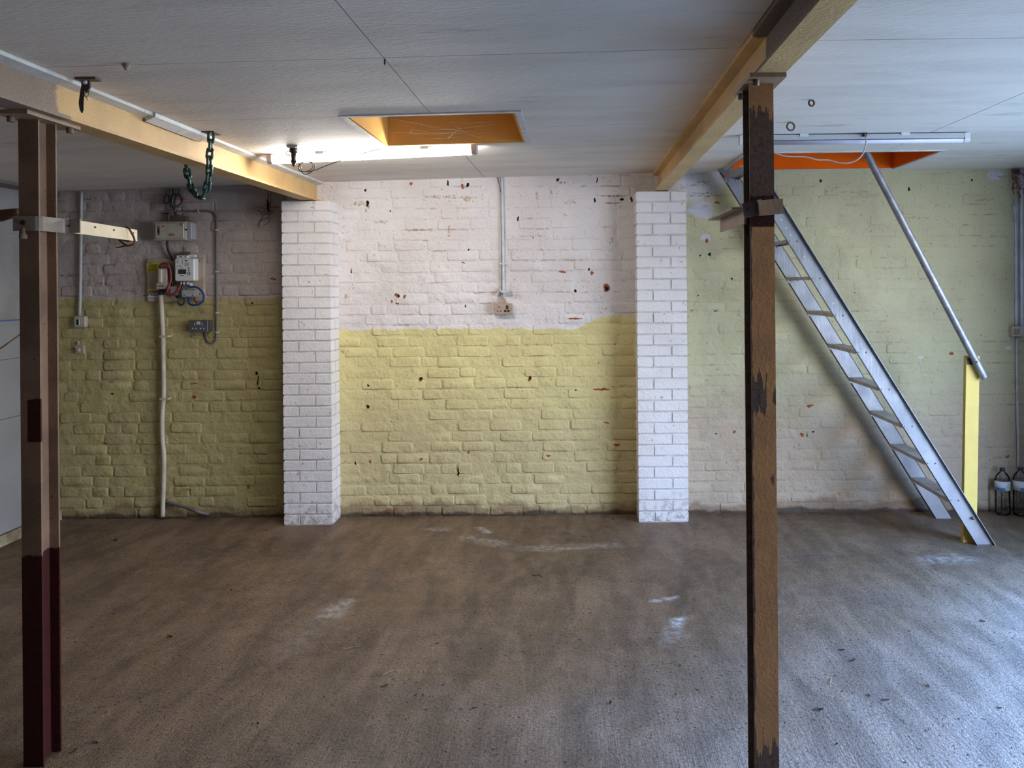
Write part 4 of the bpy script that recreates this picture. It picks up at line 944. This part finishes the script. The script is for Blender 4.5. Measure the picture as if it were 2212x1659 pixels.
for cx, cy, mt in ((323.3, 629.5, 'ink'), (323.3, 635.8, 'whitelabel')):
    m = MB(); m.prism([W(cx - 2.6, cy + 2.2, .0238), W(cx + 2.6, cy + 2.2, .0238), W(cx, cy - 2.4, .0238)], (0, .0004, 0)); m.build('warning_triangle', M[mt], t)
for y in (634.8, 636.2): wb(328, y - .3, 342, y + .3, .0233, .0239, .0001).build('print_line', M['whitelabel'], t)
for (x0, y0, x1, y1, lab) in ((367, 619, 383.5, 638, 'small grey connector block left of the big one on the meter board'), (392, 626, 422, 641, 'wide grey connector block at the bottom of the meter board')):
    t = thing('connector_block', W((x0 + x1) / 2, y1, .022), lab, 'connector'); wb(x0, y0, x1, y1, .022, .065, .003, .003).build('cover', M['boxgrey'], t)
    n = 2 if x1 - x0 < 20 else 3
    for k in range(n):
        x = x0 + (x1 - x0) * (k + .5) / n
        wb(x - 2, y0 - 2, x + 2, y0 + .3, .022, .05, .001).build('terminal', M['boxgrey'], t); wb(x - 2, y1 - .3, x + 2, y1 + 1.6, .022, .05, .001).build('terminal', M['boxgrey'], t)
    for k in (.2, .8): q = W(x0 + (x1 - x0) * k, y1 - 3, .065); m = MB(); m.lathe([(.004, 0), (.0035, .0012)], q, (0, -1, 0), 8); m.build('screw', M['black'], t)
def cable(pts, r, mt, lab, k=6):
    P = [W(x, y, d) for x, y, d in pts]; m = MB(); m.tube(smooth(P, k), r, 8); return solo(m, 'meter_tail', M[mt], P[0], lab, 'cable', 'meter board cables')
cable([(345, 580, .05), (347, 572, .07), (354, 569, .08), (362, 571, .085), (367, 580, .075), (369, 595, .07), (368, 610, .072), (363, 622, .085), (362, 632, .09), (367, 637, .092), (375, 635, .09), (384, 627, .085), (390, 616, .07), (391, 607, .05)], .0075, 'redcable', 'red meter cable looping from the service fuse to the meter')
cable([(362, 571, .055), (370, 578, .06), (373, 590, .06), (372.5, 605, .055), (372, 619, .045)], .0085, 'black', 'thick black cable beside the red loop on the meter board')
cable([(396, 607, .05), (395, 616, .065), (391, 628, .075), (388, 640, .07), (383, 643, .06), (380, 638, .045)], .0068, 'black', 'black cable curving below the meter to the small block')
cable([(404, 607, .05), (404.5, 616, .07), (411, 620, .075), (423, 620, .075), (433, 626, .078), (440, 637, .08), (439, 649, .08), (430, 657, .08), (418, 659, .08), (409, 656, .07), (407, 648, .055), (406.5, 642, .045)], .0075, 'bluecable', 'big blue cable loop on the right of the meter board')
cable([(398, 643, .045), (398, 652, .055), (393, 659, .055), (386, 656, .05), (385, 648, .045)], .0055, 'black', 'short black loop below the wide connector block')
cable([(420, 642, .045), (421, 650, .05), (426, 657, .055)], .005, 'redcable', 'short dark red tail under the wide connector block')
for (x, y) in ((391, 612), (396.5, 612), (404.2, 612), (410.5, 614)):
    wb(x - 1, y - 2.6, x + 1, y + 2.6, .045, .079, .001).build('cable_marker', M['whitelabel'], bpy.data.objects['electricity_meter'])
P = [W(362, 518, .05), W(361, 528, .04), W(364, 542, .03), W(370, 556, .03), W(372, 562, .03)]; m = MB(); m.tube(smooth(P, 5), .0085, 8); solo(m, 'supply_cable', M['black'], P[0], 'black cable dropping from the fuse box to the meter board', 'cable')
# cream riser
t = thing('riser_pipe', W(351, 1110, .03), 'cream-painted service riser running down the left wall to the floor', 'pipe')
m = MB(); m.tube(smooth([W(347, 633, .04), W(348.5, 660, .035), (W(351.5, 720, .032)), W(353, 790, .03), W(353.5, 850, .03), W(350, 905, .03), W(351, 950, .03), W(354, 985, .03), W(353.5, 1040, .03), W(352, 1080, .03), W(351.5, 1116, .03)], 4), .0155, 12); m.build('pipe', M['pipecream'], t)
for y in (727, 862): wb(344, y - 2, 363, y + 2, 0, .048, .002).build('saddle', M['pipecream'], t)
P = [W(360, 1083, .02), W(372, 1087, .025), W(400, 1096, .05), W(430, 1106, .09), F(455, 1112, .012)]; m = MB(); m.tube(smooth(P, 5), .011, 8); solo(m, 'floor_cable', M['greycable'], P[0], 'dark cable bending from the riser down to the floor', 'cable')
# old wire cluster hanging by the left pier
t = thing('wire_tuft', W(578, 430, .01), 'sooty tuft of wires hanging from the wall left of the pier', 'wires')
for pts in ([(578, 414), (580, 430), (583, 450), (582, 478), (570, 485)], [(583, 452), (570, 465), (560, 480), (556, 490)], [(560, 447), (575, 450), (600, 447), (606, 449)], [(581, 420), (576, 440), (580, 462), (577, 474)], [(584, 415), (585, 440), (582, 455)], [(556, 455), (572, 458), (590, 455)], [(582, 470), (568, 474), (560, 482), (562, 494)]): wt(pts, .012, .0018, 4, 5).build('wire', M['webdark'], t)
# middle conduit with double socket
t = thing('double_socket', W(1087, 683, 0), 'aged brown double socket with a scorched outlet, middle bay', 'socket')
socket(t, 1066.5, 656, 1107, 679, 'socketbrown', 'black', .05, True, True); wb(1083.5, 646, 1091.5, 656.5, .0, .03, .004).build('spout', M['socketbrown'], t)
for x in (1068.5, 1104): q = W(x, 667, .05); m = MB(); m.lathe([(.003, 0), (.003, .0008)], q, (0, -1, 0), 8); m.build('screw', M['bolt'], t)
t = thing('conduit_run', W(1087, 640, 0), 'whitewashed conduit dropping from the ceiling in the middle bay', 'conduit')
wt([(1084.5, 381), (1085.5, 450), (1087, 550), (1087.5, 648)], .014, .0095, 4).build('pipe', M['conduitwhite'], t)
wt([(1080, 383), (1081, 450), (1082, 550), (1082.5, 625)], .006, .006, 4).build('thin_pipe', M['conduitwhite'], t)
wt([(1074, 383, .01), (1079, 400, .01), (1081, 415, .01)], .01, .0035, 4).build('wire_end', M['greycable'], t)
wb(1078.5, 568, 1093, 571.5, 0, .022, .002).build('saddle', M['conduitwhite'], t)
m = MB(); m.prism([W(1081, 628, .05), W(1101, 626, .05), W(1101.5, 630.5, .05), W(1082, 632.5, .05)], (0, .03, 0)); m.build('loose_cover', M['conduitwhite'], t)
m = MB(); m.prism([W(1081, 623, .03), W(1083, 626, .03), W(1073, 639, .03), W(1071, 637, .03)], (0, .02, 0)); m.build('bent_cover', M['conduitwhite'], t)
# right-hand corner: pipe, thin conduit, twin switch, red wire tangle
t = thing('corner_pipe', W(2207, 700, .03), 'white rust-flecked pipe running down the far right corner', 'pipe'); wt([(2206, 362), (2207, 450), (2207, 560), (2208, 706)], .03, .0115, 3).build('pipe', M['conduitwhite'], t)
wb(2200, 376, 2214, 381, 0, .045, .002).build('saddle', M['conduitwhite'], t)
t = thing('corner_conduit', W(2196, 1005, .01), 'thin grey conduit beside the corner pipe, down behind the bottles', 'conduit')
wt([(2190, 440, .012), (2194, 480), (2195, 600), (2195, 704)], .012, .008, 3).build('pipe', M['conduitwhite'], t); wt([(2196, 728), (2197, 850), (2199, 960), (2200, 1085)], .012, .0085, 3).build('lower_pipe', M['conduit'], t)
wb(2189, 440, 2213, 705, 0, .004, .001).build('back_strip', M['conduitwhite'], t)
t = thing('twin_switch', W(2200, 727, 0), 'cream twin switch with brown rockers on the far right corner', 'switch')
wb(2187, 705, 2216, 727, 0, .045, .005, .004).build('box', M['boxcream'], t)
for x in (2190, 2197.5): wb(x, 710, x + 6, 722, .043, .048, .0008).build('rocker', M['steel_tan'], t)
t = thing('wire_tangle', W(2198, 400, .03), 'red wire tangle hanging round the corner pipe', 'wires')
rr = random.Random(4)
for i in range(9):
    x, y = 2198 + rr.uniform(-9, 8), 372 + rr.uniform(0, 30); pts = []
    for k in range(6): pts.append((x, y, .03 + rr.uniform(0, .05))); x += rr.uniform(-9, 9); y += rr.uniform(-6, 14); x = min(max(x, 2187), 2212); y = min(y, 425)
    wt(pts, .03, .0026, 4, 5).build('red_wire', M['redtwine'], t)
wt([(2192, 372, .03), (2198, 390, .05), (2191, 410, .03), (2193, 430, .03), (2187, 455, .03), (2184, 463, .03), (2190, 475, .02), (2194, 480, .02)], .03, .0024, 5, 5).build('white_wire', M['palecable'], t)
wt([(2190, 368, .02), (2197, 372, .03), (2203, 380, .02)], .03, .012, 3, 6).build('dark_wad', M['webdark'], t)

# ================================================================== BOTTLES
def bottle(px, py, h, lab, turn=0):
    q = F(px, py); t = thing('water_bottle', (q.x, q.y, 0), lab, 'bottle', 'water bottles by the far right wall'); R = .050
    body = [(R * .55, .001), (R * .9, .004), (R, .018)]
    z = .03
    while z < h * .50: body += [(R, z), (R * .93, z + .007), (R, z + .014)]; z += .02
    body += [(R * .97, h * .52), (R * .97, h * .73), (R, h * .745), (R * .92, h * .80), (R * .66, h * .87), (R * .36, h * .915), (R * .30, h * .93), (R * .30, h * .945)]
    m = MB(); m.lathe(body, (q.x, q.y, 0), seg=24); m.build('body', M['clear'], t)
    wt_ = [(r * .95, zz + .001) for r, zz in body if zz < h * .80]
    m = MB(); m.lathe([(wt_[0][0], .003)] + wt_[1:], (q.x, q.y, .001), seg=24); m.build('water', M['clear'], t)
    m = MB(); m.lathe([(R * .34, h * .935), (R * .36, h * .94), (R * .36, h * .985), (R * .32, h)], (q.x, q.y, 0), seg=18); m.build('cap', M['capblue'], t)
    def sleeve(z0, z1, a0, a1, nm, mt, rr):
        n = 18; vs, fs = [], []
        for k in range(n + 1):
            a = math.radians(a0 + (a1 - a0) * k / n)
            for zz in (z0, z1):
                for r_ in (rr, rr + .0006): vs.append((q.x + r_ * math.cos(a), q.y + r_ * math.sin(a), zz))
        for k in range(n):
            b0, b1 = k * 4, k * 4 + 4
            fs += [(b0 + 1, b1 + 1, b1 + 3, b0 + 3), (b0, b0 + 2, b1 + 2, b1), (b0, b1, b1 + 1, b0 + 1), (b0 + 2, b0 + 3, b1 + 3, b1 + 2)]
        fs += [(0, 1, 3, 2), (n * 4, n * 4 + 2, n * 4 + 3, n * 4 + 1)]
        m = MB(); m.add(vs, fs); m.sm = [True] * len(m.f); return m.build(nm, M[mt], lb if nm != 'label' else t)
    global lb
    lb = sleeve(h * .535, h * .73, 0, 359, 'label', 'whitelabel', R * .985)
    sleeve(h * .545, h * .60, 180 + turn, 262 + turn, 'blue_band', 'bandblue', R * .985 + .0008)
    for k in range(5): sleeve(h * (.69 - .018 * k), h * (.694 - .018 * k), 272 + turn, 305 + turn - 5 * (k % 2), 'print_line', 'greycable', R * .985 + .0008)
    return t
lb = None
bottle(2166, 1111, .325, 'clear water bottle with navy cap, left of the two by the wall')
bottle(2205, 1113, .335, 'clear water bottle with navy cap, right of the two at the frame edge', 60)

# ================================================================== FLOOR LITTER
lf = MB(); L = .026
for k in range(5):
    pass
prof = [(-1, .04), (-.6, .32), (-.1, .42), (.45, .30), (1, .02)]
vs = []
for x, w_ in prof: vs += [(x * L, -w_ * L, .004 + .006 * abs(x)), (x * L, 0, .0015 + .003 * x * x), (x * L, w_ * L, .006 + .004 * abs(x))]
fs = []
for k in range(4):
    a = k * 3; fs += [(a, a + 3, a + 4, a + 1), (a + 1, a + 4, a + 5, a + 2)]
lf.add(vs, fs, True); o = lf.build('dead_leaf', M['leaf']); leafm = o.data; bpy.data.objects.remove(o)
leafd = leafm.copy(); leafd.materials.clear(); leafd.materials.append(M['leafdark'])
rr = random.Random(11)
LEAVES = (
    (367, 1376, 1.1, 1, 'dark knobbly scrap lying alone on the floor right of the left column'),
    (830, 1483, 1.1, 0, 'reddish curled leaf on the floor, front centre'),
    (897, 1502, .6, 1, 'black crumb on the front floor, left one of a close pair'),
    (913, 1503, .6, 1, 'black crumb on the front floor, right one of a close pair'),
    (158, 1624, 1.0, 0, 'brown leaf scrap beside the foot of the left column'),
    (205, 1605, .9, 1, 'thin dark scrap just right of the foot of the left column'),
    (206, 1467, .5, 0, 'tiny reddish flake on the floor between left column and frame bottom'),
    (826, 1415, .5, 1, 'small dark dot of litter above the reddish curled leaf'),
    (944, 1391, .6, 1, 'dark crumpled scrap on the floor below the middle socket'),
    (1038, 1402, .5, 1, 'small dark scrap right of the crumpled one, mid floor'),
    (1025, 1530, .6, 1, 'dark scrap on the front floor right of the crumb pair'),
    (700, 1507, .6, 1, 'slim dark scrap on the front floor left of the reddish leaf'),
    (557, 1564, .6, 1, 'dark scrap near the bottom edge, left of centre'),
    (1318, 1519, .9, 1, 'dark scrap on the bluish floor left of the right column'),
    (1459, 1501, .6, 0, 'brown flake on the bluish floor nearer the right column'),
    (1506, 1491, .6, 1, 'small dark flake closest to the right column on its left'),
    (1768, 1534, 1.2, 1, 'largest dark curled leaf on the floor right of the right column'),
    (1818, 1405, .9, 1, 'dark leaf on the right floor, farthest back of three near the column'),
    (1842, 1427, 1.0, 1, 'dark leaf just in front of the farthest one on the right floor'),
    (1877, 1503, .8, 1, 'dark leaf left of a slim brown one on the right floor'),
    (1913, 1513, .9, 0, 'slim brown leaf lying flat on the right floor'),
    (2004, 1482, .8, 0, 'brown scrap right of the slim leaf on the right floor'),
    (2122, 1343, 1.1, 1, 'dark leaf lying nearest the doorway side, far right floor'),
    (2157, 1530, .7, 1, 'dark scrap close to the right frame edge, lower floor'),
    (1807, 1608, .6, 1, 'dark flake near the bottom edge right of the right column'),
    (2093, 1264, .6, 0, 'reddish flake on the floor in front of the ladder foot'),
    (875, 1218, .6, 1, 'dark scrap on the brown floor in front of the middle bay'),
    (500, 1275, .7, 1, 'dark scrap on the brown floor in front of the left pier'),
    (250, 1168, 1.5, 1, 'long dark scrap on the floor near the left bay wall'),
    (576, 1146, .7, 1, 'dark scrap just left of the foot of the left pier'),
    (1262, 1160, .7, 1, 'dark scrap on the floor left of the right pier'),
    (1325, 1122, .8, 1, 'dark scrap against the wall foot beside the right pier'))
for (px, py, s, dk, lab) in LEAVES:
    q = F(px, py); o = bpy.data.objects.new('dead_leaf', leafd if dk else leafm); COL.objects.link(o); o.location = (q.x, q.y, .0006); sc = s * .6
    o.scale = (sc, sc, sc); o.rotation_euler = (rr.uniform(-.15, .15), rr.uniform(-.1, .1), rr.uniform(0, 6.3))
    tag(o, lab, 'leaf', 'leaf scraps on the floor')
for (a, b_, lab) in (((738, 1404), (778, 1397), 'straw-coloured twig on the floor left of centre'), ((825, 1459), (850, 1449), 'bent straw stalk on the floor near the middle'), ((1792, 1478), (1796, 1463), 'pale curved stalk on the floor right of the right column'), ((1150, 1243), (1172, 1246), 'thin dark twig on the floor in front of the middle bay')):
    A, B = F(*a, .004), F(*b_, .004); m = MB(); m.tube(smooth([A, A.lerp(B, .5) + Vector((.006, .01, .002)), B], 4), .0022, 5); solo(m, 'twig', M['twig'] if 'dark' not in lab else M['leafdark'], A, lab, 'twig')
m = MB(); m.tube([U(-12, 762, 4.62), U(46, 721, 4.70)], .0045, 6); solo(m, 'thin_cane', M['rope'], U(0, 755, 4.65), 'thin brown cane slanting across the left wall boards', 'cane')
# cobweb threads across the plywood hatch
t = thing('cobweb', ((H1[0] + H1[1]) / 2, 3.9, zc(-.6)), 'pale cobweb threads strung across the brown hatch', 'cobweb')
for i in range(9):
    a = Vector((rr.uniform(H1[0] + .05, H1[1] - .05), rr.uniform(3.7, 4.3), zc(-.6) + rr.uniform(.0, .02))); b_ = Vector((rr.uniform(H1[0] + .05, H1[1] - .05), 4.365, zc(-.6) + rr.uniform(.02, .15)))
    m = MB(); m.tube(smooth([a, a.lerp(b_, .5) - Vector((0, 0, .012)), b_], 4), .0004, 4); m.build('thread', M['web'], t)
